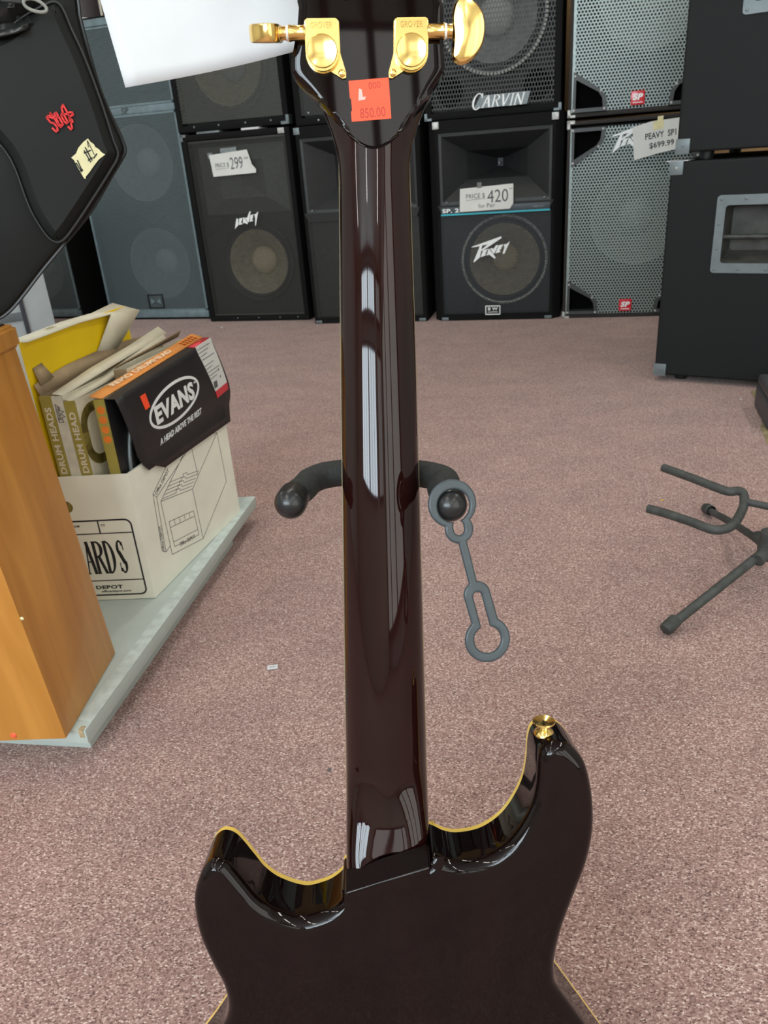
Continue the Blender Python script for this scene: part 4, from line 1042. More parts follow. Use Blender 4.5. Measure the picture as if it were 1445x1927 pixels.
tube('seam_piping', M_PIPE, eg, [BG(q.x, q.y, BT*.5-.006) for q in offs(O3, -.0005)][:95], .0022, 6)
# pocket
def bl2(x, y, n_=.056):
    p_ = onpl(x, y, bagP+bn*n_, bn)-bagP
    return Vector((p_.dot(br), p_.z, 0))
pk = [(0, 62), (45, 30), (85, 8), (104, 3), (118, 16), (135, 55), (160, 110), (190, 190), (213, 262), (222, 292), (205, 325), (170, 380), (140, 425), (120, 450), (104, 455), (85, 440), (55, 390), (20, 300), (-30, 240), (-90, 180), (-60, 90)]
PK = catmull([bl2(*p_) for p_ in pk], 4, True)
bm = bmesh.new(); prof = [(0, BT*.5+.001), (0, .050), (.004, .057), (.013, .0635)]
rs = [[bm.verts.new(BG(q.x, q.y, t_)) for q in offs(PK, d_)] for d_, t_ in prof]
for a, b_ in zip(rs[:-1], rs[1:]):
    for k in range(len(a)): bm.faces.new((a[k], a[(k+1) % len(a)], b_[(k+1) % len(a)], b_[k]))
capfill(bm, [(q.x, q.y, v) for q, v in zip(offs(PK, prof[-1][0]), rs[-1])], lambda a, b: BG(a, b, prof[-1][1]))
pkt = finish('front_pocket', bm, M_BAG, eg)
tube('pocket_piping', M_PIPE, pkt, [BG(q.x, q.y, .055) for q in PK], .0016, 6)
# crumpled strap / neck flap at top left
bm = bmesh.new(); rows = []
for i in range(9):
    r_ = []
    for j in range(13):
        px = -60+150*j/12; py = -40+ (95-10*j/12)*i/8 + (1-j/12)*22
        q = bl2(px, py, .075); r_.append(BG(q.x, q.y, .068+.010*sin(i*1.3+j*.5)+.004*sin(j*1.7+i*.8)-.05*(j/12)**6))
    rows.append([bm.verts.new(v) for v in r_])
for i in range(8):
    for j in range(12): bm.faces.new((rows[i][j], rows[i][j+1], rows[i+1][j+1], rows[i+1][j]))
cf = finish('crumpled_flap', bm, mat('glossy_black_lining', (.02, .022, .021), .33, var=.3, scale=20), eg); so = cf.modifiers.new('s', 'SOLIDIFY'); so.thickness = .003
q = bl2(66, 10, .085)
lp = []
for k in range(20):
    a = 2*pi*k/20; lp.append(BG(q.x+.0115*cos(a)*(1-.12*sin(a)), q.y+.006*sin(a)-.003*cos(a), .085))
tube('zip_pull', mat('grey_pull', (.24, .25, .22), .4), eg, lp+lp[:2], .0019, 8)
tube('zip_cord', M_PIPE, eg, [BG(q.x-.035, q.y+.006, .080), BG(q.x-.012, q.y+.003, .084)], .0018, 8)
# tape + marks
def BP(a, b_, t_): return BG(a, b_, .064+t_)
def T2(x, y): v = bl2(x, y, .065); return (v.x, v.y)
kx, ky = 130/1445, 160/1778
tc_ = lambda x, y: T2(80+x*kx, 190+y*ky)
tp = polys('masking_tape', M_TAPE, pkt, [[tc_(*p_) for p_ in [(950, 785), (1000, 850), (1080, 910), (1100, 960), (1180, 1010), (1230, 1070), (1310, 1120), (1180, 1220), (1080, 1350), (990, 1480), (900, 1590), (910, 1625), (870, 1620), (790, 1480), (720, 1360), (660, 1240), (600, 1185), (700, 1100), (750, 980), (850, 860)]]], BP, .001, .0016)
ink = []
for a_, b_ in (((895, 975), (1035, 1240)), ((870, 1040), (1005, 1275)), ((870, 1090), (1000, 1035)), ((955, 1240), (1040, 1190)), ((730, 1245), (830, 1460)), ((705, 1300), (820, 1480)), ((790, 1460), (840, 1440)), ((1135, 1105), (1070, 1195))):
    ink += band([tc_(*a_), tc_(*b_)], .0015)
ink += band([tc_(935, 830), tc_(960, 960)], .0010) + band([tc_(945, 840), tc_(1080, 1120)], .0009)
polys('marker_writing', M_INKB, tp, ink, BP, .0016, .0020)
# embroidered name
sgl = {'S': [[(180, 250), (90, 330), (110, 400), (180, 400), (220, 360)][::1]],}
emb = []
for P_ in ([(160, 250), (190, 300), (110, 320), (90, 350), (170, 450), (240, 470), (300, 540), (320, 610), (280, 640), (210, 570)],
           [(160, 250), (230, 330), (330, 500), (380, 545)], [(120, 330), (260, 370)],
           [(380, 545), (430, 490), (330, 320), (290, 245), (250, 270), (280, 340), (330, 330)], [(280, 350), (340, 470), (400, 540)],
           [(540, 280), (410, 270), (390, 310), (450, 420), (500, 470), (530, 440), (430, 260), (400, 150), (430, 80), (540, 280), (590, 450), (620, 560), (590, 595), (540, 540)],
           [(560, 240), (620, 240), (640, 290), (580, 320), (560, 360), (620, 400), (630, 440)], [(530, 250), (560, 340), (600, 430)]):
    emb += band([tc_(*p_) for p_ in P_], .0022)
polys('embroidery', M_REDEMB, pkt, emb, BP, .001, .0024)

# ------------------------------------------------------------------ guitar
gO = Vector((-.0133, .4053, .3411)); gU = Vector((.0566, .2696, .9613)).normalized()
gR = (R0 - gU*gU.x).normalized(); gN = gR.cross(gU)       # gN points to the camera (back of the guitar)
ZB = .332                                                  # origin moved down to the base of the body
eg = empty('electric_guitar', (0, 0, 0), 0, 'dark glossy electric guitar seen from the back, gold tuners, cream binding', 'guitar')
mm = Matrix.Identity(4); g0 = gO - gU*ZB
for i in range(3): mm[i][0], mm[i][1], mm[i][2], mm[i][3] = gR[i], -gN[i], gU[i], g0[i]
eg.matrix_world = mm
G = lambda u, v, n: Vector((u, -n, v+ZB))                  # local coordinates
OUT = [(.0287, -.0166), (.0388, -.0215), (.0488, -.0232), (.0638, -.0203), (.0768, -.0118), (.086, 0), (.0933, .0158), (.0961, .0315), (.0968, .045), (.0993, .0545), (.1057, .0590), (.1148, .0575), (.1215, .052),
       (.1275, .043), (.1315, .028), (.1335, .012), (.1335, -.005), (.130, -.0258), (.1225, -.0487), (.115, -.072), (.1108, -.0917), (.1100, -.105), (.1125, -.1175), (.1258, -.1387), (.1419, -.1632), (.156, -.1860), (.166, -.212), (.170, -.243), (.160, -.278), (.13, -.307), (.08, -.326), (.01, -.332),
       (-.06, -.325), (-.115, -.305), (-.15, -.272), (-.161, -.237), (-.154, -.205), (-.140, -.179), (-.1263, -.1595), (-.1145, -.1405), (-.1103, -.1255), (-.1125, -.109), (-.119, -.093), (-.1258, -.073), (-.1285, -.0535), (-.1275, -.04), (-.1225, -.0262), (-.1165, -.0185), (-.1105, -.0172), (-.1035, -.0215), (-.0935, -.0356), (-.0860, -.0462), (-.0756, -.0546), (-.0589, -.0608), (-.0456, -.0583), (-.037, -.0540), (-.0310, -.0480), (-.0285, -.0400), (0, -.032), (.0265, -.0230)]
def smoothpoly(P, n=6): return catmull([Vector((a, b_, 0)) for a, b_ in P], n, True)
SPN = smoothpoly(OUT)
def ring_layers(layers, m, name, capA=False, capB=False):
    bm = bmesh.new(); rs = [[bm.verts.new(G(q.x, q.y, n_)) for q in offs(SPN, d_)] for d_, n_ in layers]
    for a, b_ in zip(rs[:-1], rs[1:]):
        for k in range(len(a)): bm.faces.new((a[k], a[(k+1) % len(a)], b_[(k+1) % len(a)], b_[k]))
    for on, k in ((capA, 0), (capB, -1)):
        if on: capfill(bm, [(q.x, q.y, v) for q, v in zip(offs(SPN, layers[k][0]), rs[k])], lambda a, b: G(a, b, layers[k][1]))
    return finish(name, bm, m, eg)
rb = .0075
ring_layers([(0, .0078)] + [(0, .012), (0, .020), (0, .030), (0, .046-rb)] + [(rb-rb*cos(a*pi/16), .046-rb+rb*sin(a*pi/16)) for a in range(1, 9)] , M_LACQ, 'body', False, True)
ring_layers([(.004, .0028), (.0005, .003), (0, .0036), (0, .0078), (.003, .0079)], M_BIND, 'body_binding')
ring_layers([(.0035, .0064), (.0035, .003)], mat('amber_flame_top', (.35, .12, .02), .1, coat=1.0, var=.4, scale=30), 'carved_top', False, True)

# neck and headstock: one height field split at the volute
def wv(v):
    K = [(-.05, .0290), (-.02, .0288), (.0, .0283), (.30, .0240), (.415, .0216), (.425, .0221), (.4303, .0240), (.442, .0272), (.4508, .0315), (.458, .038), (.4640, .0445), (.4667, .0465), (.472, .0462), (.4864, .0425), (.5032, .0405), (.54, .037), (.58, .034), (.600, .031), (.612, .024), (.618, .012)]
    if v <= K[0][0]: return K[0][1]
    for (a, x), (b_, y) in zip(K[:-1], K[1:]):
        if v <= b_: return x+(y-x)*(v-a)/(b_-a)
    return K[-1][1]
HT = math.tan(R(11))
def nh(v): return .0125+(v-.430)*HT                        # headstock back plane
def depth(v):                                              # neck thickness, flaring into the heel
    t_ = max(0, (.022-v)/.064); t_ = min(1.15, t_)**2
    return .0195+.0028*max(0, min(1, (.42-v)/.4))+.0160*t_
def neck_n(s, v):
    k = max(0, min(1, (.02-v)/.045)); ex_ = 2+4*k
    return depth(v)*(max(0, 1-abs(s)**ex_))**(1/(2+3*k))
NS = 28
def ss(j): return sin(-pi/2+pi*j/NS)
SH = lambda s: .020*s*s*(1+.4*s*s)
def co_(v):
    return -.0026*math.exp(-((v-.470)/.016)**2) - (.0010 if v > .5 else 0)
def strip(rows_fn, name, m, extra=None):
    bm = bmesh.new(); rows = rows_fn(bm)
    for a, b_ in zip(rows[:-1], rows[1:]):
        for j in range(len(a)-1): bm.faces.new((a[j], a[j+1], b_[j+1], b_[j]))
    if extra: extra(bm, rows)
    return finish(name, bm, m, eg)
def neck_rows(bm):
    rows = []
    vs = [.4225-.429*(k/60)-.0 for k in range(61)] + [-.004*k for k in range(1, 10)]
    for v0 in vs:
        r_ = []
        for j in range(NS+1):
            s = ss(j); v = v0 + SH(s)*max(0, min(1, (v0-.36)/.0625))
            if v0 < .02: v = v0 - 0.0 + .0045*(s)*(max(0, (.02-v0)/.05)) + .010*(1-s*s)*max(0, (.0-v0)/.028)
            wd_ = wv(v); r_.append(bm.verts.new(G(s*wd_, v, neck_n(s, v0 if v0 > .36 else v))))
        rows.append(r_)
    base_row = [v.co.copy() for v in rows[-1]]
    for q in range(1, 6):
        a = q/5*pi/2; r_ = []
        for j in range(NS+1):
            s = ss(j); b0 = base_row[j]
            n_ = -b0.y; r_.append(bm.verts.new(Vector((b0.x*(1-.03*(1-cos(a))), -(n_ - (n_*.30)*(1-cos(a))), b0.z-.004*sin(a)))))
        rows.append(r_)
    return rows
neck = strip(neck_rows, 'neck', M_NECK)
def head_rows(bm):
    rows = []
    # step wall down from the neck crest to the headstock plane
    r0 = []
    for j in range(NS+1):
        s = ss(j); v = .4225+SH(s); r0.append(bm.verts.new(G(s*wv(v), v, neck_n(s, .4225))))
    rows.append(r0)
    K = [.0012, .0025, .004]
    for i, dv in enumerate(K):
        t_ = (i+1)/3; r_ = []
        for j in range(NS+1):
            s = ss(j); v = .4225+SH(s)+dv; tgt = nh(v)-(.003*max(0, abs(s)-.965)/.035)
            n0 = neck_n(s, .4225); st_ = t_*t_*(3-2*t_); n_ = n0+(tgt-n0)*st_
            r_.append(bm.verts.new(G(s*wv(v), v, n_)))
        rows.append(r_)
    vs = [.430+.188*k/72 for k in range(73)]
    for v0 in vs:
        r_ = []
        for j in range(NS+1):
            s = ss(j); v = v0+SH(s)*max(0, min(1, (.465-v0)/.035)); edge = .0025*max(0, abs(s)-.94)/.06
            r_.append(bm.verts.new(G(s*wv(v)*(1-.04*math.exp(-((v-.470)/.016)**2))+co_(v), v, nh(v)-edge)))
        rows.append(r_)
    return rows
def head_close(bm, rows):
    TH = .0150
    fr = []
    for r_ in rows:
        a, b_ = r_[0].co, r_[-1].co
        fa = bm.verts.new((a.x, max(a.y, -( nh(a.z-ZB)-TH )), a.z)); fb = bm.verts.new((b_.x, max(b_.y, -(nh(b_.z-ZB)-TH)), b_.z)); fr.append((fa, fb))
    for i in range(len(rows)-1):
        bm.faces.new((rows[i][0], rows[i+1][0], fr[i+1][0], fr[i][0])); bm.faces.new((rows[i+1][-1], rows[i][-1], fr[i][1], fr[i+1][1]))
        bm.faces.new((fr[i][0], fr[i+1][0], fr[i+1][1], fr[i][1]))
    bm.faces.new(list(rows[-1]) + [fr[-1][1], fr[-1][0]])
head = strip(head_rows, 'headstock', M_LACQ, head_close)
# step on the body where the heel ends
bm = bmesh.new()
P = [(-.0290, -.0410), (.0270, -.0235), (.0275, -.034), (.0260, -.046), (-.024, -.060), (-.0300, -.052)]
f_ = lambda a, b_, t_: G(a, b_, t_)
addprism(bm, P, lambda a, b_, t_: G(a, b_+(.0075 if t_ < .031 and b_ > -.0415 else 0)*(1 if (a, b_) in P[:2] else 0), t_), .030, .0463)
bmesh.ops.bevel(bm, geom=[ed for ed in bm.edges], offset=.0012, segments=3, affect='EDGES')
finish('heel_step', bm, M_LACQ, eg)
# fretboard with binding strips
def fb(name, m, s0, s1_, n0, n1, v0=-.04, v1=.428, N=40):
    bm = bmesh.new(); rows = []
    for k in range(N+1):
        v = v0+(v1-v0)*k/N; w_ = wv(v) if v < .425 else .0217
        rows.append([bm.verts.new(G(a*w_, v, b_)) for a, b_ in ((s0, n0), (s1_, n0), (s1_, n1), (s0, n1))])
    for a, b_ in zip(rows[:-1], rows[1:]):
        for j in range(4): bm.faces.new((a[j], a[(j+1) % 4], b_[(j+1) % 4], b_[j]))
    bm.faces.new(rows[0]); bm.faces.new(rows[-1])
    return finish(name, bm, m, eg, False)
fb('fretboard', M_ROSE, -.97, .97, -.0058, -.0002)
mb = mat('dark_cream_binding', (.30, .24, .10), .35, coat=.4)
fb('fretboard_binding', mb, -1.012, -.97, -.0055, -.0002); fb('fretboard_binding', mb, .97, 1.012, -.0055, -.0002)
box('nut', mat('bone_nut', (.5, .5, .42), .4), eg, -.0215, .0222, .0, .0065, ZB+.4215, ZB+.4275, .0008)
for k in range(1, 6 if 0 else 23):
    v = .4245-.62*(1-2**(-k/12.0))
    if v < -.03: break
    w_ = wv(v)
    tube('fret', M_STEEL, eg, [G(-w_*.98, v, -.0064), G(w_*.98, v, -.0064)], .0010, 6)
for k in range(6):
    a = -.0165+.0066*k
    tube('string', M_STEEL, eg, [G(a*1.45, -.28, -.012), G(a, .424, -.0085)], .0004+.0001*(5-k), 5)
# tuners
def tuner(side, u, v, broad):
    n0 = nh(v)
    tilt = atan2(HT, 1)
    Ms = Matrix.Translation(G(u, v, n0)) @ Matrix.Rotation(tilt, 4, 'X') @ Matrix.Diagonal((side, 1, 1, 1))
    # local: x outward from the headstock centre, -y away from the back, z up along headstock
    def P3(a, b_, t_): return Ms @ Vector((a, -t_, b_))
    r = .0092
    pts = [(-.0092, .0165), (.0092, .0165), (.0098, .0155), (.0098, 0)] + [(r*1.06*cos(-a*pi/14), r*1.1*sin(-a*pi/14)) for a in range(1, 10)] + [(-.0108, -.0128), (-.0128, -.0125), (-.0130, -.0100), (-.0100, .0), (-.0098, .0155)]
    bm = bmesh.new(); addprism(bm, pts, P3, .0003, .0028)
    pts2 = [(-.0086, .0162), (.0086, .0162), (.0094, .0152), (.0094, 0)] + [(r*1.02*cos(-a*pi/14), r*1.06*sin(-a*pi/14)) for a in range(1, 14)] + [(-.0094, 0), (-.0094, .0152)]
    t_ = bmesh.new(); addprism(t_, pts2, P3, .0026, .0090)
    bmesh.ops.bevel(t_, geom=t_.edges[:], offset=.0006, segments=2, affect='EDGES'); join(bm, t_)
    hs = finish('tuning_machine', bm, M_GOLD, eg)
    Mc = Ms @ Matrix.Translation((0, -.0090, 0)) @ Matrix.Rotation(pi/2, 4, 'X')
    bm = bmesh.new(); addlathe(bm, [(.0086, -.0004), (.0086, .0006), (.0082, .0011), (.0078, .0010), (.0, .0001)], Mc, 40); finish('gear_cover', bm, M_GOLD, hs)
    bm = bmesh.new(); addlathe(bm, [(.0021, -.001), (.0021, .0010), (.0012, .0016), (0, .0016)], Ms @ Matrix.Translation((-.0106, -.0028, -.0102)) @ Matrix.Rotation(pi/2, 4, 'X'), 14); finish('mounting_screw', bm, M_GOLD, hs)
    Mx = Ms @ Matrix.Translation((.0092, -.0052, .0098)) @ Matrix.Rotation(pi/2, 4, 'Y')
    bm = bmesh.new(); addlathe(bm, [(.0042, 0), (.0044, .0005), (.0040, .0012), (.0040, .0080), (.0043, .0085), (.0043, .0095), (0, .0095)], Mx, 24); sh = finish('tuner_shaft', bm, M_GOLD, hs)
    bm = bmesh.new(); addlathe(bm, [(.0, .0095), (.0040, .0095), (.0040, .0108), (0, .0108)], Mx, 24); finish('nylon_washer', bm, M_WHITEPL, hs)
    bm = bmesh.new(); addlathe(bm, [(.0, .0108), (.0036, .0108), (.0034, .0125), (.0038, .0140), (0, .0140)], Mx, 24); finish('button_collar', bm, M_GOLD, hs)
    # kidney-shaped button
    bpts = [(-.0008, .0125), (.0010, .0155), (.0050, .0170), (.0105, .0150), (.0160, .0090), (.0182, .0010), (.0172, -.0070), (.0130, -.0130), (.0070, -.0165), (.0030, -.0158), (.0002, -.0120), (-.0010, -.005), (-.0002, .003)]
    BPt = [Vector((a, b_, 0)) for a, b_ in bpts]; BPt = catmull(BPt, 4, True)
    bm = bmesh.new(); tk = .0046
    lay = [(.0035, -tk), (.0012, -tk*.85), (.0002, -tk*.4), (0, 0), (.0002, tk*.4), (.0012, tk*.85), (.0035, tk)] if broad else [(.0016, -tk), (.0004, -tk*.90), (0, -tk*.6), (0, 0), (0, tk*.6), (.0004, tk*.90), (.0016, tk)]
    Mb = Mx @ Matrix.Translation((0, 0, .0145)) @ (Matrix.Rotation(R(0 if broad else 100), 4, 'Z'))
    # button plane: axis = Mx z ; height dir = x/y of Mx
    def BV(a, b_, c_): return Mb @ Vector((b_, c_, a))
    sc_ = 1.0 if broad else .93
    rs = [[bm.verts.new(BV(q.x*sc_, q.y*sc_, t2)) for q in offs(BPt, d_)] for d_, t2 in lay]
    for a, b_ in zip(rs[:-1], rs[1:]):
        for k in range(len(a)): bm.faces.new((a[k], a[(k+1) % len(a)], b_[(k+1) % len(a)], b_[k]))
    for rr_, sg in ((rs[0], -1), (rs[-1], 1)):
        cv = bm.verts.new(BV(.0078, 0, sg*tk*(1.18 if broad else 1.02)))
        for k in range(len(rr_)): bm.faces.new((rr_[k], rr_[(k+1) % len(rr_)], cv))
    finish('tuner_button', bm, M_GOLD, hs)
    rx = (Ms.to_3x3() @ Vector((side, 0, 0))); upv = Ms.to_3x3() @ Vector((0, 0, 1))
    text('lettering', 'GROVER', mat('gold_relief_shade', (.42, .25, .07), .3, 1.0), hs, P3(0, .0128, .0090), rx, upv, w=.0125, h=.0030, depth=.0003, bold=.01)  # shading of the embossed letters put into a darker gold
tuner(-1, -.0283, .4738, False); tuner(1, .0222, .4736, True)
tuner(-1, -.0258, .5125, False); tuner(1, .0200, .5125, True)
tuner(-1, -.0230, .5515, False); tuner(1, .0180, .5515, True)
# price sticker
th_ = R(3.5)
def st(a, b_, t_):
    u_ = -.0018+a*cos(th_)-b_*sin(th_); v_ = .4502+a*sin(th_)+b_*cos(th_); return G(u_, v_, nh(v_)+t_)
ps = polys('price_sticker', M_ORANGE, eg, [[(-.0117, .0108), (.0117, .0108), (.0117, -.0102), (-.0117, -.0102), (-.0117, -.005), (-.0110, -.0045), (-.0110, .0015), (-.0117, .002)]], st, .0002, .0005)
rx = st(1, 0, 0)-st(0, 0, 0); upv = st(0, 1, 0)-st(0, 0, 0)
text('lettering', '850.00', M_ORINK, ps, st(.0010, -.0063, .0005), rx, upv, w=.0150, h=.0052, depth=.0001)
text('lettering', '000', M_ORINK, ps, st(.0032, .0075, .0005), rx, upv, w=.0070, h=.0035, depth=.0001)
polys('sticker_tear', mat('pale_tear', (.95, .45, .40), .6), ps, [[(-.0060, .0065), (-.0045, .0060), (-.0040, .0020), (-.0022, .0022), (-.0030, .0006), (-.0068, .0004)]], st, .0005, .0006)
# strap button on the right horn (sits on the horn's end wall)
sbp = G(.1035, .0578, .0275); sdir = Vector((-.03, -.10, 1))
sb_ = lathe('strap_button', M_GOLD, eg, [(.0058, -.001), (.0066, .0005), (.0060, .0022), (.0036, .0040), (.0032, .0058), (.0062, .0078), (.0074, .0086), (.0072, .0096), (.0050, .0090), (.0030, .0084), (0, .0082)], sbp, sdir, 36)
sq = sbp + sdir.normalized()*.0087
polys('screw_slot', M_BLKPL, sb_, band([(-.0018, 0), (.0018, 0)], .0008)+band([(0, -.0018), (0, .0018)], .0008), lambda a, b_, t_: sq+Vector((a, b_, t_)), 0, .0002)

# ------------------------------------------------------------------ white paper tied behind the headstock
pp = g0 + gU*(ZB+.47) - gN*.022
pn = Vector((.05, -1, .10)).normalized()
PR_ = [onpl(x, y, pp, pn) for x, y in ((236, 165), (650, 70), (620, -330), (128, -210))]
base_p = PR_[0]
bm = bmesh.new(); rows = []
for i in range(13):
    r_ = []
    for j in range(17):
        a, b_ = j/16, i/12
        q = (PR_[0]*(1-a)+PR_[1]*a)*(1-b_)+(PR_[3]*(1-a)+PR_[2]*a)*b_
        r_.append(bm.verts.new(q - base_p - pn*(.010*sin(a*pi)*(1-b_*.4))))
    rows.append(r_)
for i in range(12):
    for j in range(16): bm.faces.new((rows[i][j], rows[i][j+1], rows[i+1][j+1], rows[i+1][j]))
o = finish('paper_sheet', bm, M_PAPER, None); o.location = base_p
s_ = o.modifiers.new('s', 'SOLIDIFY'); s_.thickness = .0004
tag(o, 'blank white sheet of paper hanging behind the headstock of the guitar', 'paper')

# ------------------------------------------------------------------ tall guitar stand holding the neck
zy = .5515
ey = empty('guitar_stand', Vector((0, .545, 0)), 0, 'black guitar stand whose padded yoke holds the glossy guitar by the neck', 'guitar stand')
oy = -ey.location
pL = fl(545, 949, zy); pR = fl(848, 953, zy)
cL = (CAMP+ray(655, 893)*.545); cR = (CAMP+ray(783, 893)*.545); cL.z = cR.z = zy
PT = [pL, pL+Vector((.002, .012, 0)), pL+Vector((.008, .026, 0)), Vector((-.036, cL.y-.012, zy)), Vector((-.020, cL.y, zy)), Vector((0.0, cL.y+.002, zy)), Vector((.018, cL.y-.002, zy)), Vector((.033, cL.y-.014, zy)), pR+Vector((-.003, .028, 0)), pR+Vector((0, .012, 0)), pR]
PT[3] = Vector((-.040, fl(585, 905, zy).y, zy)); PT[3].x = fl(585, 905, zy).x
PT[4] = fl(620, 893, zy) ; PT[6] = fl(800, 893, zy); PT[7] = fl(838, 905, zy); PT[5] = (PT[4]+PT[6])/2+Vector((0, .008, 0))
yk = tube('yoke', M_FOAM, ey, [p_+oy for p_ in PT], .0092, 20, 6)
for p_, q_ in ((pL, PT[1]), (pR, PT[9])):
    d_ = (p_-q_).normalized()
    lathe('end_cap', M_CAP, ey, [(.0101, -.013), (.0104, -.008)] + [(.0104*cos(a*pi/20), -.002+.0095*sin(a*pi/20)) for a in range(0, 11)], p_+oy+d_*.000, d_, 36)
tube('column', M_BLKSTEEL, ey, [PT[5]+oy+Vector((0, .004, -.004)), PT[5]+oy+Vector((0, .022, -.03)), (0, .0, .46), (0, 0, .06)], .008, 14, 4)
lathe('hub', M_BLKSTEEL, ey, [(.0, 0), (.016, 0), (.018, .02), (.018, .05), (.010, .06), (0, .06)], (0, 0, .05), (0, 0, 1), 24)
for ang in (90,):
    a = R(ang); tube('leg', M_BLKSTEEL, ey, [(0, 0, .085), (.05*cos(a), .05*sin(a), .075), (.13*cos(a), .13*sin(a), .012)], .006, 10, 4)
for sx in (-1, 1):
    tube('leg', M_BLKSTEEL, ey, [(0, 0, .085), (sx*.05, -.05, .06), (sx*.12, -.20, .012)], .006, 10, 4)
# hanging rubber strap: profile from a distance field
P2 = []
sA = onpl(850.6, 949.5, pR, Vector((0, -1, .25)).normalized())
n_s = Vector((.12, -.93, .34)).normalized()
s0_ = pR + Vector((0, -.004, 0))
def S3(x, y): return onpl(x, y, s0_, n_s)
sx_ax = (S3(860, 950)-S3(850, 950)).normalized(); sy_ax = n_s.cross(sx_ax)
def s2(x, y):
    q = S3(x, y)-s0_; return Vector((q.dot(sx_ax), q.dot(sy_ax)))
pxm = (S3(860, 950)-S3(850, 950)).length/10
k_ = 1/2.779
def c2(x, y): return s2(480+x*k_, 820+y*k_)
def cap_d(p_, a, b_, r_):
    ab = b_-a; t_ = max(0, min(1, (p_-a).dot(ab)/ab.dot(ab))); return (p_-(a+ab*t_)).length-r_
q1 = c2(1030, 355); q2 = c2(1066, 488); q3 = c2(1086, 560); q4 = c2(1140, 775); q5 = c2(1160, 830); q6 = c2(1205, 985); q7 = c2(1215, 1065)
u_ = k_*pxm
def sdf(p_):
    o1 = min((p_-q1).length-126*u_, (p_-q2).length-75*u_, cap_d(p_, q3, q4, 23*u_), cap_d(p_, q5, q6, 71*u_), (p_-q7).length-121*u_)
    i1 = min((p_-q1-(c2(1036, 366)-q1)).length-84*u_, cap_d(p_, c2(1062, 470), c2(1066, 492), 27*u_), cap_d(p_, c2(1162, 840), c2(1205, 1000), 23*u_), (p_-q7).length-71*u_)
    # solid web between ring 1 hole and the small slot
    return max(o1, -i1)
def march(fn, x0, x1, y0, y1, h):
    nx, ny = int((x1-x0)/h)+1, int((y1-y0)/h)+1
    val = [[fn(Vector((x0+i*h, y0+j*h))) for i in range(nx+1)] for j in range(ny+1)]
    bm = bmesh.new(); cache = {}
    def gp(i, j):
        k = ('p', i, j)
        if k not in cache: cache[k] = (x0+i*h, y0+j*h)
        return k
    pts = {}
    def edge(i, j, i2, j2):
        k = ('e',)+tuple(sorted(((i, j), (i2, j2))))
        if k not in pts:
            (a, b_), (c_, d_) = k[1], k[2]; va, vb = val[b_][a], val[d_][c_]; t_ = va/(va-vb)
            pts[k] = (x0+(a+(c_-a)*t_)*h, y0+(b_+(d_-b_)*t_)*h)
        return k
    def pnt(i, j):
        k = ('p', i, j); pts[k] = (x0+i*h, y0+j*h); return k
    polysl = []
    for j in range(ny):
        for i in range(nx):
            cs = [(i, j), (i+1, j), (i+1, j+1), (i, j+1)]; po = []
            for a in range(4):
                c_, d_ = cs[a], cs[(a+1) % 4]
                if val[c_[1]][c_[0]] < 0: po.append(pnt(*c_))
                if (val[c_[1]][c_[0]] < 0) != (val[d_[1]][d_[0]] < 0): po.append(edge(*c_, *d_))
            if len(po) > 2: polysl.append(po)
    return pts, polysl
xs2 = [q.x for q in (q1, q7)]
pts_, pl2 = march(sdf, min(q1.x, q7.x)-140*u_, max(q1.x, q7.x)+140*u_, q7.y-140*u_, q1.y+145*u_, 4.2*u_)
th = .0030
def bulge(x, y):                              # rounded rubber section
    d_ = -sdf(Vector((x, y))); r_ = .0016
    return th/2-(r_-sqrt(max(0, r_*r_-(r_-min(r_, max(0, d_)))**2)))*.85
def SW(x, y, n_): 
    # the strap curls back towards the stand as it hangs
    return s0_+sx_ax*x+sy_ax*y+n_s*n_
bm = bmesh.new(); top = {}; bot = {}
for k, (x, y) in pts_.items():
    z_ = bulge(x, y); top[k] = bm.verts.new(SW(x, y, z_)+oy); bot[k] = bm.verts.new(SW(x, y, -z_)+oy)
for po in pl2:
    bm.faces.new([top[k] for k in po]); bm.faces.new([bot[k] for k in po][::-1])
    for a in range(len(po)):
        k1, k2 = po[a], po[(a+1) % len(po)]
        if k1[0] == 'e' and k2[0] == 'e': bm.faces.new((top[k1], bot[k1], bot[k2], top[k2]))
for v in [v for v in bm.verts if not v.link_faces]: bm.verts.remove(v)
so_ = finish('safety_strap', bm, M_STRAP, ey)
tag(so_, 'grey rubber keyhole strap')

# ------------------------------------------------------------------ small folded guitar stand on the carpet, right
b0 = fl(1442, 1030, .10)
er = empty('guitar_stand', Vector((b0.x, b0.y, 0)), 0, 'worn black low guitar stand lying open on the carpet at right edge', 'guitar stand')
orr = -er.location
zz = .135
tube('yoke', M_TUBEG, er, [fl(x, y, z_)+orr for x, y, z_ in ((1248, 880, zz), (1300, 899, zz), (1352, 919, zz), (1372, 925, zz), (1389, 924, zz), (1399, 930, zz-.004), (1400, 948, zz-.012), (1393, 967, zz-.018), (1380, 987, zz-.02), (1362, 996, zz-.02), (1338, 996, zz-.02), (1300, 982, zz-.02), (1255, 967, zz-.02), (1219, 957, zz-.02))], .0083, 14, 4)
tube('yoke_bar', M_TUBEG, er, [fl(1402, 944, zz-.008)+orr, fl(1450, 954, zz-.008)+orr, fl(1530, 972, zz-.008)+orr], .0065, 12)
hub = fl(1448, 1030, .085)+orr
lathe('hub', M_TUBEG, er, [(0, -.02), (.018, -.02), (.020, 0), (.018, .03), (0, .03)], hub, (0, 0, 1), 20)
tube('hub_socket', M_TUBEG, er, [hub, fl(1425, 1055, .076)+orr], .0115, 12); tube('hub_socket', M_TUBEG, er, [hub, fl(1425, 1010, .078)+orr], .0115, 12)
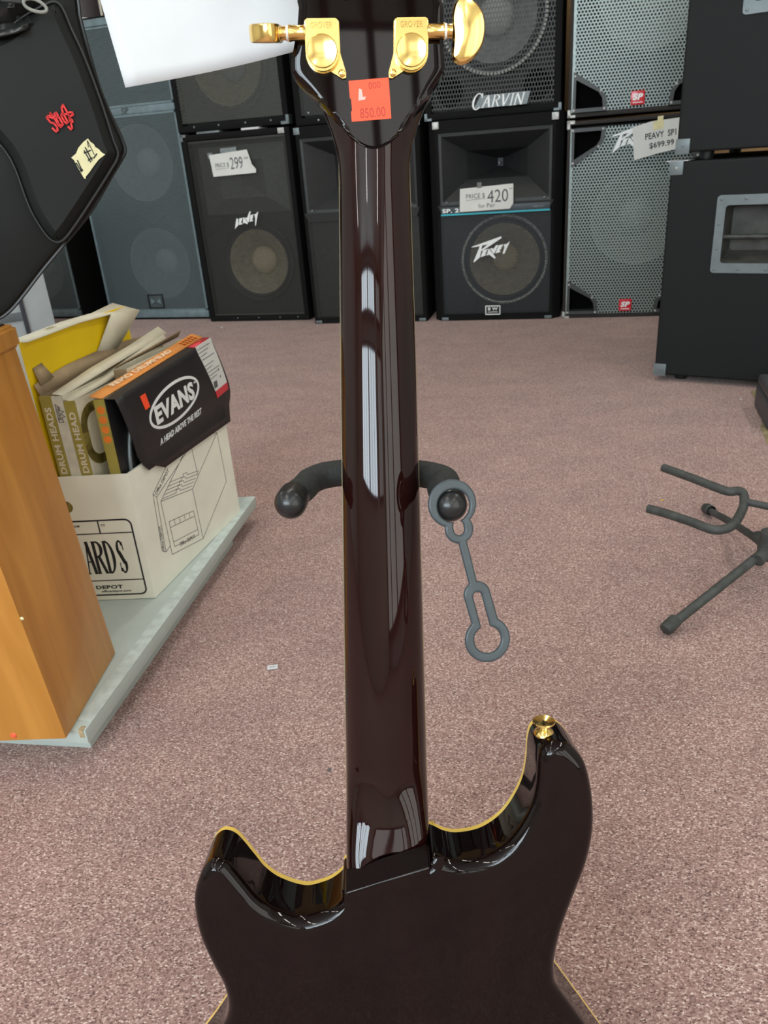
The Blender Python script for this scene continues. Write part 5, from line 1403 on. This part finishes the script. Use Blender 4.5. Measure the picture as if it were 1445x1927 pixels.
lathe('rivet', M_CORNERL, er, [(.003, 0), (0, .002)], fl(1436, 1022, .092)+orr, (-.3, -.9, .3), 10)
f1_, f2_ = fl(1256, 1182, .012), fl(1330, 958, .012)
tube('leg', M_TUBEG, er, [hub, fl(1300, 1147, .030)+orr, f1_+orr], .0080, 14); tube('leg', M_TUBEG, er, [hub, fl(1380, 985, .035)+orr, f2_+orr], .0072, 14)
tube('leg', M_TUBEG, er, [hub, hub+Vector((.20, .06, -.072))], .008, 12)
tube('yoke_post', M_TUBEG, er, [hub, hub+Vector((.06, .10, .03)), fl(1530, 972, zz-.008)+orr], .007, 12)
for f_, g_ in ((f1_, fl(1280, 1160, .022)), (f2_, fl(1350, 968, .022))):
    d_ = (f_-g_).normalized(); lathe('rubber_foot', M_TUBEG, er, [(.0100, -.026), (.0112, -.024), (.0115, -.006), (.0110, .001), (.0095, .003), (0, .0035)], f_+orr+d_*.004+Vector((0, 0, .0012)), d_, 20)

# ------------------------------------------------------------------ litter on the carpet
pt = fl(513, 1257)
b = bmesh.new(); addbox(b, -.0085, .0085, -.0055, .0055, 0, .0008); o = finish('paper_label', b, M_PAPER, None, False); o.location = pt+Vector((0, 0, .0015)); o.rotation_euler = (0, 0, .1)
tag(o, 'tiny white paper label on the carpet left of the guitar', 'paper'); 
text('lettering', '850', M_INK, o, (0, 0, .0008), (1, 0, 0), (0, 1, 0), w=.010, h=.003, depth=.0001)
scraps = [((418, 617), 'white crumb of paper on the carpet before the brown-coned speaker', M_PAPER, .006), ((597, 613), 'white speck on the carpet at the foot of the speaker left of the neck', M_PAPER, .004), ((1246, 942), 'tiny yellow crumb on the carpet by the small guitar stand', M_YELLOW, .003),
          ((1394, 752), 'white speck on the carpet under the amplifier stack', M_PAPER, .004), ((620, 1450), 'dark speck on the carpet left of the guitar neck', M_INK, .003)]
for (x, y), lb_, m_, s_ in scraps:
    b = bmesh.new(); bmesh.ops.create_icosphere(b, subdivisions=1, radius=s_)
    for v in b.verts: v.co = Vector((v.co.x*random.uniform(.7, 1.4), v.co.y*random.uniform(.6, 1.1), max(0, v.co.z*.4+s_*.4)))
    o = finish('carpet_crumb', b, m_, None, False); o.location = fl(x, y); tag(o, lb_, 'litter')
# dark case just entering the picture at the right edge
e = empty('equipment_case', fl(1441, 812), R(-17), 'dark case corner at the right edge, on the bare floor patch', 'case')
bm = bmesh.new(); addbox(bm, 0, .25, 0, .22, 0.002, .07, .012, 3); finish('case_body', bm, mat('grey_case', (.05, .05, .055), .5), e)
box('case_lid', mat('grey_case', (.05, .05, .055), .5), e, .002, .248, .002, .218, .071, .10, .010, 3)
# small black clutter behind the yellow box
